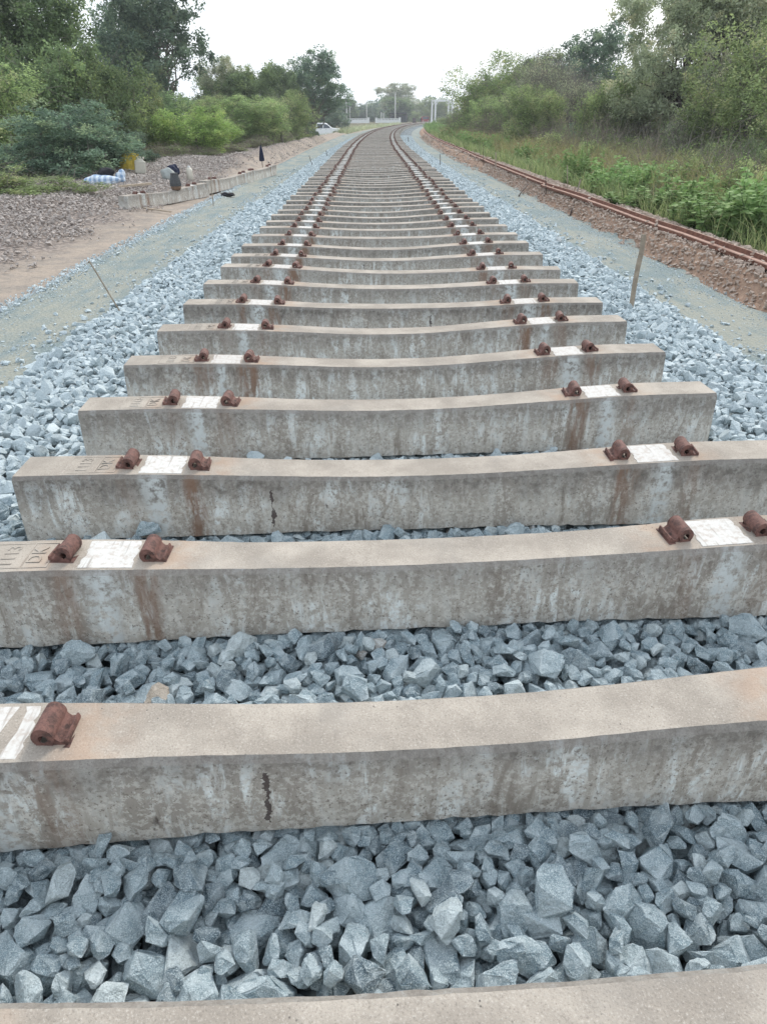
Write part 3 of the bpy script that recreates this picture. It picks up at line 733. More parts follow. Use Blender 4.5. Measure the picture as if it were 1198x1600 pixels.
TP['dense'] = [tree_proto(4, 5, lumps(i, 16, 'ground'), 620, 66, .095, .055, .30, LF['dark'], BK['dark'], 100+i, .10, 3, 18, twigs=500, twm=BK['grey']) for i in (1, 2)]
TP['bluebush'] = [tree_proto(4, 5, lumps(10+i, 26, 'ground')[1:]+[(0, 0, .3, .28, .28, .3)], 760, 62, .085, .06, .24, LF['blue'], BK['grey'], 110+i, .09, 3, 18, twigs=700, twm=BK['grey']) for i in (1, 2)]
TP['olive'] = [tree_proto(4.5, 4.5, lumps(20+i, 24, 'ground')[1:]+[(0, 0, .36, .3, .3, .36)], 680, 56, .10, .042, .30, LF['olive'], BK['grey'], 120+i, .09, 4, 24, twigs=900, twm=BK['grey']) for i in (1, 2)]
TP['vine'] = [tree_proto(3.2, 5, lumps(30+i, 14, 'ground'), 560, 76, .085, .045, .28, LF['vine'], BK['grey'], 130+i, .08, 3, 14, droop=.5, twigs=500, twm=BK['pale']) for i in (1,)]
TP['broad'] = [tree_proto(7, 6, lumps(40+i, 30, 'crown')[1:], 470, 56, .14, .08, .33, LF['blue'], BK['grey'], 140+i, .17, 1, 60) for i in (1, 2)]
TP['green'] = [tree_proto(7, 6, lumps(50+i, 22, 'crown')+[(0, 0, .3, .3, .3, .28)], 620, 60, .14, .08, .38, LF['dark'], BK['dark'], 150+i, .16, 1, 26) for i in (1, 2)]
TP['open'] = [tree_proto(7, 7, lumps(60+i, 60, 'open'), 620, 60, .12, .06, .30, LF['grey'], BK['dark'], 160+i, .13, 1, 40) for i in (1, 2)]
TP['twiggy'] = [tree_proto(4, 5, lumps(70+i, 16, 'ground'), 480, 42, .08, .035, .34, LF['grey'], BK['grey'], 170+i, .08, 4, 30, twigs=3800, twm=BK['grey']) for i in (1, 2)]
TP['brush'] = [tree_proto(1.2, 2.2, lumps(80+i, 8, 'ground'), 120, 40, .055, .022, .2, LF['olive'], BK['pale'], 180+i, .025, 4, 14, twigs=700, twm=BK['pale']) for i in (1, 2)]
TP['lowbush'] = [tree_proto(1.2, 2., lumps(90+i, 10, 'ground'), 150, 40, .06, .035, .16, LF['olive'], BK['grey'], 190+i, .025, 4, 10, twigs=200, twm=BK['grey']) for i in (1, 2)]
cnt_ = {}
def plant(kind, px, Y, ytop, wpx, name, label, cat, group=None, ybase=None, k=None, rz=None, zoff=0.):
    X = atY(px, 200, Y).x; zb = gxy(X, Y)-.03+zoff
    if ybase: zb = min(zb, atY(px, ybase, Y).z)
    h = atY(px, ytop, Y).z-zb; zc = (Vector((X, Y, 0))-CP).dot(CF); w = wpx*zc/FPX
    c = cnt_.get(kind, 0); cnt_[kind] = c+1
    p = TP[kind][c % len(TP[kind]) if k is None else k]
    e = empty(name, (X, Y, zb), random.uniform(0, 6.28) if rz is None else rz); e.scale = (w/p['W'], w/p['W'], h/p['H'])
    for nm, me in p['ch']:
        o = bpy.data.objects.new(nm, me); COL.objects.link(o); o.parent = e
    return tag(e, label, cat, group)
T = 'tree'; Bq = 'bush'
# left side
plant('bluebush', 95, 18.5, 128, 270, 'leafy_bush', 'big dense bluish green bush behind the blue checked bundle at left', Bq, rz=.3)
plant('bluebush', 185, 22, 190, 120, 'leafy_bush', 'dark green bush directly behind the yellow sack', Bq)
plant('lowbush', 45, 13.5, 268, 170, 'low_shrub', 'low grey green shrub at the left edge beside the gravel heap', Bq)
plant('lowbush', -60, 13, 240, 170, 'low_shrub', 'low shrub just past the left edge of the picture', Bq)
plant('dense', 40, 24, 0, 260, 'leafy_tree', 'tall dark tree rising behind the big bluish bush at left', T)
plant('dense', 150, 26, 20, 210, 'leafy_tree', 'dark green tree left of the open crowned tree, top reaching the picture edge', T)
plant('olive', -60, 21, 30, 250, 'scrub_tree', 'olive scrub tree at the extreme left edge', T)
plant('open', 20, 30, -140, 330, 'open_tree', 'sparse tree with thin limbs against the sky in the top left corner', T)
plant('green', 90, 30, -120, 240, 'leafy_tree', 'tallest green tree at top left, cut off by the picture edge', T)
plant('olive', 195, 28, 85, 150, 'scrub_tree', 'olive scrub tree beneath the open crowned tree', T)
plant('broad', 248, 46, -60, 200, 'broadleaf_tree', 'large open crowned tree with pale limbs, sky showing through, upper left', T, k=0)
plant('broad', 205, 48, -30, 150, 'broadleaf_tree', 'bluish tree half hidden left of the large open crowned tree', T, k=1)
plant('dense', 275, 42, 115, 140, 'leafy_tree', 'dark low tree under the right side of the large open crowned tree', T)
plant('vine', 300, 28.5, 152, 190, 'vine_bush', 'yellow green bush draped in creepers behind the white bottle', Bq)
plant('vine', 225, 27.5, 185, 120, 'vine_bush', 'smaller creeper covered bush behind the white jerrycan', Bq)
plant('olive', 400, 38, 130, 150, 'scrub_tree', 'feathery olive bush behind the folded umbrella', Bq)
plant('olive', 445, 47, 128, 110, 'scrub_tree', 'feathery olive bush left of the white car', Bq)
plant('olive', 345, 40, 130, 120, 'scrub_tree', 'olive bush between the creeper bush and the feathery bushes', Bq)
plant('green', 385, 56, 88, 120, 'leafy_tree', 'rounded green tree rising over the feathery bushes', T)
plant('green', 340, 60, 105, 90, 'leafy_tree', 'green tree top in the gap right of the open crowned tree', T)
plant('open', 360, 58, 78, 100, 'open_tree', 'thin tree with sparse twigs against the sky, middle left', T)
plant('broad', 487, 74, 68, 135, 'broadleaf_tree', 'tall dark broadleaf tree leaning over the white car', T, k=1)
plant('green', 440, 70, 85, 90, 'leafy_tree', 'green tree left of the tall dark broadleaf tree', T)
plant('bluebush', 505, 128, 138, 80, 'leafy_tree', 'grey green tree behind the car and the steel guard rail', T)
plant('bluebush', 470, 60, 160, 60, 'leafy_bush', 'low dark bush close behind the rear of the white car', Bq)
for j, (px, Y, yt, w) in enumerate([(225, 25.5, 228, 70), (262, 26, 222, 80), (310, 27, 228, 80), (360, 31, 222, 80), (400, 35, 212, 70), (440, 42, 200, 60), (465, 50, 196, 50), (205, 24, 232, 60)]):
    plant('brush', px, Y, yt, w, 'dry_brush', 'dry twiggy brush along the foot of the left hand bushes', 'dry brush', 'dry brush at the foot of the left bushes')
# right side
plant('olive', 785, 50, 58, 175, 'scrub_tree', 'olive tree forming the left shoulder of the right hand thicket', T)
plant('twiggy', 756, 60, 88, 90, 'bare_tree', 'greyish twiggy tree at the left end of the right hand thicket', T)
plant('twiggy', 850, 44, 50, 190, 'bare_tree', 'grey leafless thicket tree in the middle of the right side', T)
plant('twiggy', 905, 40, 78, 160, 'bare_tree', 'grey leafless tree behind the yellow green scrub tree', T)
plant('broad', 905, 52, 22, 150, 'broadleaf_tree', 'dark crowned tree topping the right hand skyline', T, k=0)
plant('green', 830, 60, 68, 120, 'leafy_tree', 'green tree behind the grey leafless thicket', T)
plant('bluebush', 1000, 38, 30, 160, 'leafy_tree', 'dark green tree below the overhanging limbs', T)
plant('bluebush', 1070, 34, 38, 190, 'leafy_tree', 'shady green tree left of the tall olive tree', T)
plant('olive', 835, 32, 104, 130, 'scrub_tree', 'fresh green scrub tree above the young weeds, right of the track', T)
plant('olive', 780, 42, 120, 110, 'scrub_tree', 'olive scrub tree sloping down to the bright weeds', T)
plant('olive', 965, 31, 66, 150, 'scrub_tree', 'yellow green scrub tree in front of the dark green tree', T)
plant('bluebush', 900, 33, 175, 130, 'leafy_bush', 'dark bush under the grey leafless tree', Bq)
plant('open', 1075, 30, -110, 330, 'open_tree', 'tall tree with dark limbs overhanging the top right', T, k=0)
plant('open', 1040, 29, -90, 230, 'open_tree', 'lighter limbed tree with thin branches reaching into the sky near the top right corner', T, k=1)
plant('dense', 1175, 31, -120, 210, 'leafy_tree', 'tall dark tree in the top right corner', T)
plant('olive', 1175, 22, -30, 270, 'scrub_tree', 'large green olive tree at the right edge', T)
plant('olive', 1290, 19, 20, 250, 'scrub_tree', 'olive tree just outside the right edge', T)
plant('twiggy', 1080, 24, 150, 150, 'bare_tree', 'grey twiggy shrub below the large olive tree', Bq)
plant('twiggy', 990, 30, 160, 120, 'bare_tree', 'grey twiggy shrub beneath the yellow green scrub tree', Bq)
plant('dense', 1180, 17, 180, 150, 'leafy_bush', 'dark bush at the right edge above the weeds', Bq)
plant('lowbush', 1090, 20, 205, 160, 'low_shrub', 'olive shrub behind the dry grass, right of centre', Bq)
plant('lowbush', 1010, 25, 200, 130, 'low_shrub', 'low shrub behind the tall dry grass', Bq)
for j, (px, Y, yt, w) in enumerate([(760, 40, 178, 90), (810, 33, 188, 90), (860, 29, 190, 100), (905, 26, 196, 100), (1070, 15, 262, 110), (1050, 12.5, 285, 90), (1140, 16, 235, 120), (720, 52, 178, 60), (950, 27, 190, 90)]):
    plant('brush', px, Y, yt, w, 'dry_brush', 'dry grey brush between the weeds and the right hand trees', 'dry brush', 'dry brush in front of the right trees')
for px, Y, yt, w, kd, lab in [(1105, 13.5, 218, 120, 'lowbush', 'olive shrub right behind the bright weeds, near the right edge'), (1180, 12, 225, 130, 'lowbush', 'leafy shrub filling the right edge above the nearest weed'),
                              (1010, 17, 212, 110, 'brush', 'tangled dry brush behind the weeds above the leaning stake'), (930, 21, 205, 100, 'lowbush', 'rounded shrub in the grass below the yellow green scrub tree'), (860, 27, 195, 90, 'lowbush', 'small rounded shrub behind the tallest bright weed')]:
    plant(kd, px, Y, yt, w, 'low_shrub', lab, Bq)
for j, (px, Y, yt, w) in enumerate([(750, 70, 140, 80), (722, 85, 160, 50), (700, 110, 176, 40), (800, 60, 150, 110)]):
    plant('olive', px, Y, yt, w, 'scrub_bush', 'olive scrub bush on the right bank sloping down towards the white portal', Bq, 'scrub bushes on the right bank')
# far trees beyond the road bridge
for (px, Y, yt, w, kd, nm, lab, k_) in [
    (622, 235, 148, 68, 'green', 'leafy_tree', 'round dark tree behind the right white parapet', 0), (620, 250, 126, 80, 'open', 'open_tree', 'thin high crowned tree above the round dark tree', 1),
    (680, 250, 143, 66, 'olive', 'scrub_tree', 'pale olive tree behind the white portal', 0), (650, 262, 150, 60, 'olive', 'scrub_tree', 'pale olive tree just left of the white portal', 1),
    (575, 255, 155, 60, 'bluebush', 'leafy_tree', 'bluish tree behind the gap between the two parapets', 0), (545, 235, 148, 50, 'green', 'leafy_tree', 'dark tree behind the left white parapet', 1),
    (520, 230, 150, 50, 'bluebush', 'leafy_tree', 'bluish tree behind the steel guard rail', 1), (595, 290, 150, 90, 'bluebush', 'leafy_tree', 'hazy tree farthest back, between the poles', 0),
    (710, 270, 160, 60, 'bluebush', 'leafy_tree', 'bluish tree right of the white portal', 1), (490, 210, 150, 60, 'green', 'leafy_tree', 'dark tree farthest left beyond the road', 0),
    (648, 225, 170, 20, 'olive', 'scrub_bush', 'small pale bush left of the red vehicle', 0), (560, 270, 160, 80, 'dense', 'leafy_tree', 'dark green tree deep behind the left parapet', 0), (760, 200, 150, 90, 'green', 'leafy_tree', 'dark tree beyond the right hand bank', 1)]:
    plant(kd, px, Y, yt, w, nm, lab, T if 'bush' not in nm else Bq, k=k_, ybase=190)
# a far off belt of woodland
r = np.random.default_rng(3); m = 1500; az = r.uniform(-1.1, 1.1, m); R_ = r.uniform(300, 350, m)
C = np.stack([R_*np.sin(az), R_*np.cos(az), -1+r.uniform(0, 1, m)**1.5*(7+2.5*np.sin(az*23)+1.5*np.sin(az*61))], 1)
V, F, t_, al = leaves(C, np.full(m, 2.2), 22, 1.3, .9, seed=5)
tag(link('far_woodland', npmesh('far_woodland', V, F, {'rnd': t_, 'alt': al}), LF['blue']), 'far off belt of woodland along the horizon', 'woodland', kind='stuff')

hz = NT('thin_evening_haze'); hz.t.nodes.remove(hz.b); pv = hz.n('ShaderNodeVolumePrincipled'); pv.inputs['Density'].default_value = .0008
pv.inputs['Color'].default_value = (.86, .93, 1, 1); pv.inputs['Anisotropy'].default_value = .3; hz.t.links.new(pv.outputs[0], hz.out.inputs['Volume'])
o = MB().box((0, 180, 12.5), (1000, 1000, 31.)).build('haze', hz.m); tag(o, 'thin pale haze hanging over the far trees', 'haze', kind='stuff')
# weeds beside the old rails: upright stems with broad leaves
def weed_proto(H, W_, stems, lv, L, seed, mat):
    r = np.random.default_rng(seed); Cs = []; mb = MB(); Ax = []
    for i in range(stems):
        a = r.uniform(0, 6.28); q = r.uniform(0, .5)**.7*W_*.5; b = np.array([q*math.cos(a), q*math.sin(a), 0]); t = b*1.7+np.array([r.normal()*.05, r.normal()*.05, H*r.uniform(.55, 1.)])
        pts = [b, (b+t)/2+r.normal(size=3)*.02, t]; mb.tube([tuple(p) for p in pts], [.006, .005, .002], 4)
        for j in range(lv):
            u = .15+.85*(j+r.random())/lv; Cs.append(b+(t-b)*u)
    C = np.array(Cs); n = len(C)
    V, F, tt, al = leaves(C, np.full(n, .035), 4, L, L*.6, up=.6, tone=np.clip(.2+.8*C[:, 2]/H*r.uniform(.6, 1.2, n), 0, 1), seed=seed)
    me = npmesh('foliage', V, F, {'rnd': tt, 'alt': al}); me.materials.append(mat); st = mb.mesh('stem'); st.materials.append(LF['olive'])
    return dict(H=H, W=W_, ch=[('foliage', me), ('stem', st)])
TP['weed'] = [weed_proto(.95, .9, 22, 14, .085, 200+i, LF['bright']) for i in range(4)]
def putweed(s, t, h, w, label, k):
    x, y = trk(s, t); z = float(gz(s, t))-.02; p = TP['weed'][k % 4]; e = empty('weed_plant', (float(x), float(y), z), random.uniform(0, 6.28)); e.scale = (w/p['W'], w/p['W'], h/p['H'])
    for nm, me in p['ch']:
        o = bpy.data.objects.new(nm, me); COL.objects.link(o); o.parent = e
    return tag(e, label, 'weed', 'green weeds beside the old rails')
def putweed_px(px, Y, ytop, w, label, k):
    X = atY(px, 250, Y).x; s, t = inv(X, Y); h = atY(px, ytop, Y).z-float(gz(s, t)); return putweed(float(s), float(t), h, w, label, k)
putweed_px(820, 24, 220, 1.1, 'bright upright weed standing tallest beside the far part of the old rail', 0)
putweed_px(1170, 8.6, 285, 1.3, 'bushy bright green weed at the right edge, nearest the camera', 1)
putweed_px(1110, 9.2, 300, 1.1, 'bright green weed left of the nearest one at the right edge', 2)
putweed_px(930, 15, 262, 1.2, 'broad clump of bright weeds midway along the old rail', 3)
putweed_px(1020, 11, 290, 1.1, 'fresh green weed behind the rail joint, above the leaning stake', 1)
for i in range(115):
    s = 5+62*random.random()**1.5; t = random.uniform(4.05, 5.3)+abs(random.gauss(0, .55)); s += random.uniform(-.3, .3)
    if s < 8: t = max(t, 4.3)
    near_ = s < 20
    putweed(s, t, random.uniform(.5, .95)*(1 if t < 5.4 else .9), random.uniform(.6, 1.1), 'bright green broad leaved weed in the strip behind the old rails'+(', near part' if near_ else ', far part'), i)
for i in range(26):
    s = random.uniform(70, 130); putweed(s, random.uniform(3.9, 6.5), random.uniform(.6, 1.1), random.uniform(1.2, 2.), 'bright green weeds where the track bends towards the portal', i)
# grass: blades
def grass(name, n, s0, s1, t0, t1, h, w, mat, label, prob=None, seed=0, z0=0.):
    r = np.random.default_rng(seed); s = r.uniform(s0, s1, n) if not isinstance(s0, tuple) else 0
    s = s0+(s1-s0)*r.random(n)**1.4; t = r.uniform(t0, t1, n)
    if prob is not None: q = r.random(n) < prob(s, t); s, t = s[q], t[q]; n = len(s)
    x, y = trk(s, t); z = gz(s, t)-.03+z0; P = np.stack([x, y, z], 1)
    hh = (h*r.uniform(.4, 1.2, n)*(1+.35*sn(s, t, 9, .8)))[:, None]; lean = r.normal(0, .28, (n, 3)); lean[:, 2] = 1; a = r.uniform(0, 6.28, n); k = np.clip(s/12, .7, 4)[:, None]*w
    b = np.stack([np.cos(a), np.sin(a), 0*a], 1)*k; mid = P+lean*hh*.55; tip = mid+(lean*np.array([2.6, 2.6, .8]))*hh*.45
    V = np.stack([P-b, P+b, mid+b*.7, mid-b*.7, tip+b*.08, tip-b*.08], 1).reshape(-1, 3)
    F = (np.array([[0, 1, 2, 3], [3, 2, 4, 5]])[None]+6*np.arange(n)[:, None, None]).reshape(-1, 4)
    tone = np.repeat(np.clip(.5+.35*sn(s, t, 13, 1.1)+r.normal(0, .2, n), 0, 1), 6)
    return tag(link(name, npmesh(name, V, F, {'rnd': tone, 'alt': np.repeat(r.random(n), 6)}), mat), label, 'grass', kind='stuff')
grass('dry_grass', 90000, 6, 60, 4.6, 13, .95, .005, LF['dry'], 'tall dry yellowish grass between the weeds and the right hand trees', lambda s, t: np.clip(.45+.7*sn(s, t, 17, .5)+sm(5.2, 6.5, t)*.6, .04, 1), 1)
grass('green_grass', 110000, 5, 75, 3.8, 11, .42, .0045, LF['olive'], 'low green grass filling the strip behind the old rails', lambda s, t: np.clip(1.1-sm(4.8, 8, t), .1, 1), 2)
grass('bank_grass', 26000, 70, 150, -9, -3.9, .6, .006, LF['grey'], 'green grassy bank between the white car and the bend of the track', None, 3)
grass('bank_grass', 14000, 60, 150, 3.7, 9, .6, .006, LF['bright'], 'green grass on the inner side of the far bend', None, 4)
grass('scrub_grass', 16000, 12, 40, -11, -8.2, .3, .004, LF['grey'], 'thin grey green undergrowth below the left hand bushes', None, 5)
grass('dead_litter', 9000, 14, 60, -9.2, -6.2, .16, .004, BK['pale'], 'dry straw litter at the foot of the left hand bushes', lambda s, t: .5+0*s, 6)

# ------------------------------------------------------------ old rails on the right berm
def rail_profile(k=1.):
    h = [(.0, .0), (.070, .0), (.070, .012), (.014, .022), (.007, .04), (.007, .085), (.022, .090), (.034, .100), (.033, .118), (.022, .126)]
    return [(x*k, z*k) for x, z in h]+[(-x*k, z*k) for x, z in reversed(h[1:])]
def old_rail(s0, s1, t0, t1, label, dz=0., bow=0.):
    pr = rail_profile(); n = max(4, int((s1-s0)/.8)); mb = MB(); V = []; m = len(pr)
    for i in range(n+1):
        u = i/n; s = s0+(s1-s0)*u; t = t0+(t1-t0)*u+bow*math.sin(math.pi*u)
        x, y = trk(s, t); ph = max(s-S0, 0)/RC+math.atan2(t1-t0, s1-s0); z = max(float(gz(s, t)), -.16)+dz
        for (c, a) in pr: a = .07-a*.9; c *= .72; V.append((float(x)+a*math.cos(-0+max(s-S0, 0)/RC), float(y)-a*math.sin(max(s-S0, 0)/RC), z+c+.040))
    F = [(i*m+k, i*m+(k+1) % m, (i+1)*m+(k+1) % m, (i+1)*m+k) for i in range(n) for k in range(m)]
    mb.add(V, F); mb.f += [tuple(range(m)), tuple(n*m+k for k in range(m))[::-1]]; mb.sm += [False, False]
    return tag(mb.build('old_rail', M_['rustrail']), label, 'rail', 'rusty rails lying end to end on the right berm')
scatter('rubble', 2, 40, 3.24, 3.5, .07, .035, M_['redstone'], 'small reddish stones and dirt caught in the trough of the old rails', 'rubble', 3, lambda a, b: (sn(a, a*.2, 41, 1.3) > .15)*.8, sink=1.)
old_rail(1.5, 14.4, 3.44, 3.22, 'nearest rusty old rail lying on its side on the stony berm at right', -.01, .02)
old_rail(14.55, 27.5, 3.26, 3.40, 'second rusty old rail along the berm, beside the tallest bright weed', -.008, -.04)
old_rail(27.6, 40.6, 3.40, 3.42, 'third rusty old rail along the berm, where the weeds hug it', -.005, .03)
old_rail(40.7, 60, 3.42, 3.50, 'pale far rail along the berm approaching the bend', 0)
old_rail(60.1, 88, 3.5, 3.5, 'farthest rail of the line, curling round the bend', 0)
# ------------------------------------------------------------ sleepers lying end to end on the left
def gp(px, py, dz=0.):
    z = -.3
    for _ in range(12): p = bp(px, py, z); z = .5*z+.5*(gxy(p.x, p.y)+dz)
    p = bp(px, py, z); return p
def spare(a, b, label):
    a = Vector(a); b = Vector(b); c = (a+b)/2; ang = math.atan2(b.y-a.y, b.x-a.x)
    e = make_sleeper(5 if a.y > 15 else 2, (c.x-.09, c.y, gxy(c.x, c.y)+.245), (0, 0, ang)); return tag(e, label, 'railway sleeper', 'spare sleepers lying end to end left of the track')
spare((-4.36, 12.75), (-3.50, 15.36), 'spare concrete sleeper on the left verge carrying the ribbed pot')
spare((-3.56, 15.55), (-3.02, 18.2), 'middle one of three spare sleepers lying end to end on the left verge')
spare((-3.12, 18.35), (-2.80, 21.0), 'farthest of three spare sleepers lying end to end on the left verge')
# ribbed pot on the first spare sleeper
M_['pot'] = mat_flat('grey_black_plastic', (.075, .08, .085), .6, .4, 30); M_['potb'] = mat_flat('brown_pot_base', (.19, .125, .085), .8, .3, 20)
p = atY(291, 303, 14.6); px_, pz_ = p.x, gxy(p.x, 14.6)+.245
P0 = Vector((-3.83, 14.45, 0)); top_ = gxy(-3.93, 14.2)+.245-.045
e = empty('ribbed_pot', (-3.90, 14.3, top_+.004), .4, 'dark grey ribbed pot with a brown base standing on the spare sleeper', 'pot')
e.scale = (.85, .85, .95); mb = MB(); prof = [(.085, 0), (.108, .03), (.118, .075)]; mb.lathe(prof, 20); mb.build('base', M_['potb'], e)
mb = MB(); n = 20; vs = []
for r_, z in [(.119, .075), (.118, .13), (.105, .19), (.085, .245), (.078, .28), (.08, .31)]:
    for k in range(n*2): t = math.pi*k/n; q = r_*(1+.05*(k % 2)); vs.append((q*math.cos(t), q*math.sin(t), z))
mb.add(vs, [(i*40+k, i*40+(k+1) % 40, (i+1)*40+(k+1) % 40, (i+1)*40+k) for i in range(5) for k in range(40)]+[tuple(200+k for k in range(40))]); mb.build('pot_body', M_['pot'], e)
# cloth bundle, black bag, sack, jerrycan, bottle, rags, sticks
def blob(name, loc, dims, mat, seed, rz=0, amp=.18, label=None, cat=None, top=1., parent=None, sub=4):
    r = np.random.default_rng(seed); bm = bmesh.new(); bmesh.ops.create_icosphere(bm, subdivisions=sub, radius=.5)
    ks = r.normal(size=(7, 3))*5; ph = r.uniform(0, 6.28, 7)
    for v in bm.verts:
        c = np.array(v.co); d = sum(math.sin(float(ks[i] @ c)*1.2+ph[i]) for i in range(7))/7
        f = 1+amp*d*1.6; z = c[2]
        q = 1+(top-1)*(z+.5)
        v.co = Vector((c[0]*f*q*dims[0], c[1]*f*q*dims[1], max(z*f, -.36)*dims[2]))
    for f in bm.faces: f.smooth = True
    me = bpy.data.meshes.new(name); bm.to_mesh(me); bm.free(); o = link(name, me, mat, parent); o.location = loc; o.rotation_euler = (0, 0, rz)
    if label: tag(o, label, cat)
    return o
def mat_check():
    k = NT('blue_white_check_cloth'); o = k.obj(); sp = k.n('ShaderNodeSeparateXYZ'); k.put(sp.inputs[0], o)
    f = k.math('MULTIPLY', k.mr(k.math('SINE', k.mul(sp.outputs[0], 55.)), -.1, .1), .6); g = k.mul(k.mr(k.math('SINE', k.mul(sp.outputs[2], 60.)), -.1, .1), .4)
    c = k.mix(k.math('ADD', f, g), (.66, .74, .82), (.25, .36, .52)); k.bump(k.noise(o, 9, 4), .4, .02); return k.fin(c, .9, .1)
M_['check'] = mat_check(); M_['black'] = mat_flat('black_cloth', (.018, .019, .025), .85, .3, 14); M_['navy'] = mat_flat('navy_cloth', (.014, .02, .05), .8, .3, 14)
M_['yellow'] = mat_flat('yellow_plastic_sack', (.62, .47, .08), .6, .3, 9); M_['milk'] = mat_flat('milky_plastic', (.62, .60, .52), .45, .15, 7); M_['greycl'] = mat_flat('grey_cloth', (.36, .39, .38), .9, .25, 8)
M_['whitep'] = mat_flat('white_paint', (.72, .74, .74), .6, .08, 4); M_['steel'] = mat_flat('dull_steel', (.42, .44, .45), .5, .15, 6, metal=.3); M_['wood'] = mat_flat('weathered_wood', (.33, .28, .22), .9, .3, 20); M_['iron'] = mat_flat('dark_rusty_iron', (.075, .055, .05), .85, .3, 40)
M_['wood2'] = mat_flat('pale_plank', (.48, .40, .31), .9, .25, 12)
p = gp(160, 287); blob('cloth_bundle', (p.x, p.y, p.z+.055), (.72, .34, .22), M_['check'], 3, -.05, .2, 'blue and white checked cloth bundle lying on the gravel', 'cloth bundle')
p2 = gp(166, 286); blob('black_bag', (p2.x+.04, p2.y+.03, p2.z+.20), (.36, .22, .19), M_['black'], 5, .1, .16, 'black bag resting on the checked cloth bundle', 'bag')
p = gp(176, 285); blob('cloth_bundle', (p.x+.16, p.y+.1, p.z+.09), (.22, .2, .28), M_['check'], 8, .3, .25, 'small crumpled blue and white cloth at the right of the bundle', 'cloth')
p = gp(200, 264)
bm = bmesh.new(); r_ = random.Random(2)   # crumpled sack with pulled up corners
N = 14
for j in range(7):
    u = j/6; w = .25*(1-u)**.6+.05; lx = .14*u
    for i in range(N):
        t = 2*math.pi*i/N; q = 1+.22*math.sin(3*t+u*4)+r_.uniform(-.08, .08); bm.verts.new((lx+w*q*math.cos(t), w*.65*q*math.sin(t), u*.46))
bm.verts.ensure_lookup_table()
for j in range(6):
    for i in range(N): bm.faces.new([bm.verts[j*N+i], bm.verts[j*N+(i+1) % N], bm.verts[(j+1)*N+(i+1) % N], bm.verts[(j+1)*N+i]])
bm.faces.new([bm.verts[6*N+i] for i in range(N)]); e1 = bm.verts.new((.36, 0, .34)); bm.verts.ensure_lookup_table(); bm.faces.new([bm.verts[4*N], bm.verts[5*N], e1]); bm.faces.new([bm.verts[5*N], bm.verts[4*N+1], e1])
me = bpy.data.meshes.new('yellow_sack'); bm.to_mesh(me); bm.free(); o = link('yellow_sack', me, M_['yellow']); o.location = (p.x, p.y, p.z-.02); tag(o, 'crumpled yellow sack propped against the bushes', 'sack')
p = gp(220, 271); e = empty('jerrycan', (p.x, p.y, p.z), .3, 'milky white plastic jerrycan beside the yellow sack', 'jerrycan'); e.rotation_euler = (0, .12, .3)
mb = MB(); mb.box((0, 0, .14), (.26, .17, .28)); mb.box((0, 0, .3), (.2, .12, .06), taper=.6); mb.build('can_body', M_['milk'], e, .03, 3); mb = MB(); mb.tube([(.08, 0, .32), (.08, 0, .37)], .025, 10); mb.build('cap', M_['milk'], e)
mb = MB(); mb.tube([(-.08, 0, .31), (-.07, 0, .355), (.02, 0, .36), (.035, 0, .32)], .011, 6); mb.build('handle', M_['milk'], e)
p = gp(298, 281); e = empty('white_bottle', (p.x, p.y, p.z), 0, 'upright white plastic bottle left of the track, beyond the ribbed pot', 'bottle')
MB().lathe([(.065, 0), (.075, .02), (.075, .2), (.062, .25), (.035, .275)], 16).build('bottle_body', M_['milk'], e); MB().lathe([(.03, .27), (.03, .31)], 12).build('cap', M_['whitep'], e)
p = gp(264, 281); blob('grey_bundle', (p.x, p.y, p.z+.09), (.34, .26, .30), M_['greycl'], 12, .2, .2, 'grey cloth bundle beside the dark blue rag', 'bundle')
p = gp(271, 277); blob('blue_rag', (p.x+.05, p.y-.03, p.z+.15), (.28, .22, .26), M_['navy'], 17, .5, .3, 'dark blue rag draped over the grey bundle', 'rag')
p = gp(355, 307); blob('black_rag', (p.x, p.y, p.z+.03), (.32, .14, .10), M_['black'], 23, .7, .35, 'black rag at the foot of the spare sleepers', 'rag')
def stick(name, a, b, r_, mat, label, cat, box=False, group=None):
    mb = MB(); a = Vector(a); b = Vector(b)
    if box:
        d = (b-a).normalized(); s_ = Vector((1, 0, 0)) if abs(d.z) > .5 else d.cross(Vector((0, 0, 1))).normalized(); u = d.cross(s_).normalized(); s_ = u.cross(d); V = []
        n = 6
        for i in range(n+1):
            c = a.lerp(b, i/n)+s_*random.uniform(-.004, .004)
            for (p_, q_) in ((-1, -1), (1, -1), (1, 1), (-1, 1)): V.append(c+s_*r_*p_+u*r_*.6*q_)
        F = [(i*4+k, i*4+(k+1) % 4, (i+1)*4+(k+1) % 4, (i+1)*4+k) for i in range(n) for k in range(4)]+[(0, 1, 2, 3), tuple(n*4+k for k in range(4))[::-1]]
        mb.add(V, F)
    else:
        m1 = a.lerp(b, .33)+Vector((random.uniform(-1, 1), random.uniform(-1, 1), 0))*r_*1.2; m2 = a.lerp(b, .66)+Vector((random.uniform(-1, 1), random.uniform(-1, 1), 0))*r_
        mb.tube([a, m1, m2, b], [r_, r_, r_*.95, r_*.9], 7)
    return tag(mb.build(name, mat), label, cat, group)
p = gp(188, 294); q = gp(236, 290); stick('plank', (p.x, p.y, p.z+.03), (q.x, q.y, q.z+.04), .035, M_['wood2'], 'pale plank lying on the gravel right of the cloth bundle', 'plank', True)
p = gp(225, 327); q = gp(268, 333); stick('thin_stick', (p.x, p.y, p.z+.02), (q.x, q.y, q.z+.02), .014, M_['wood2'], 'thin pale stick on the ground before the spare sleepers', 'stick')
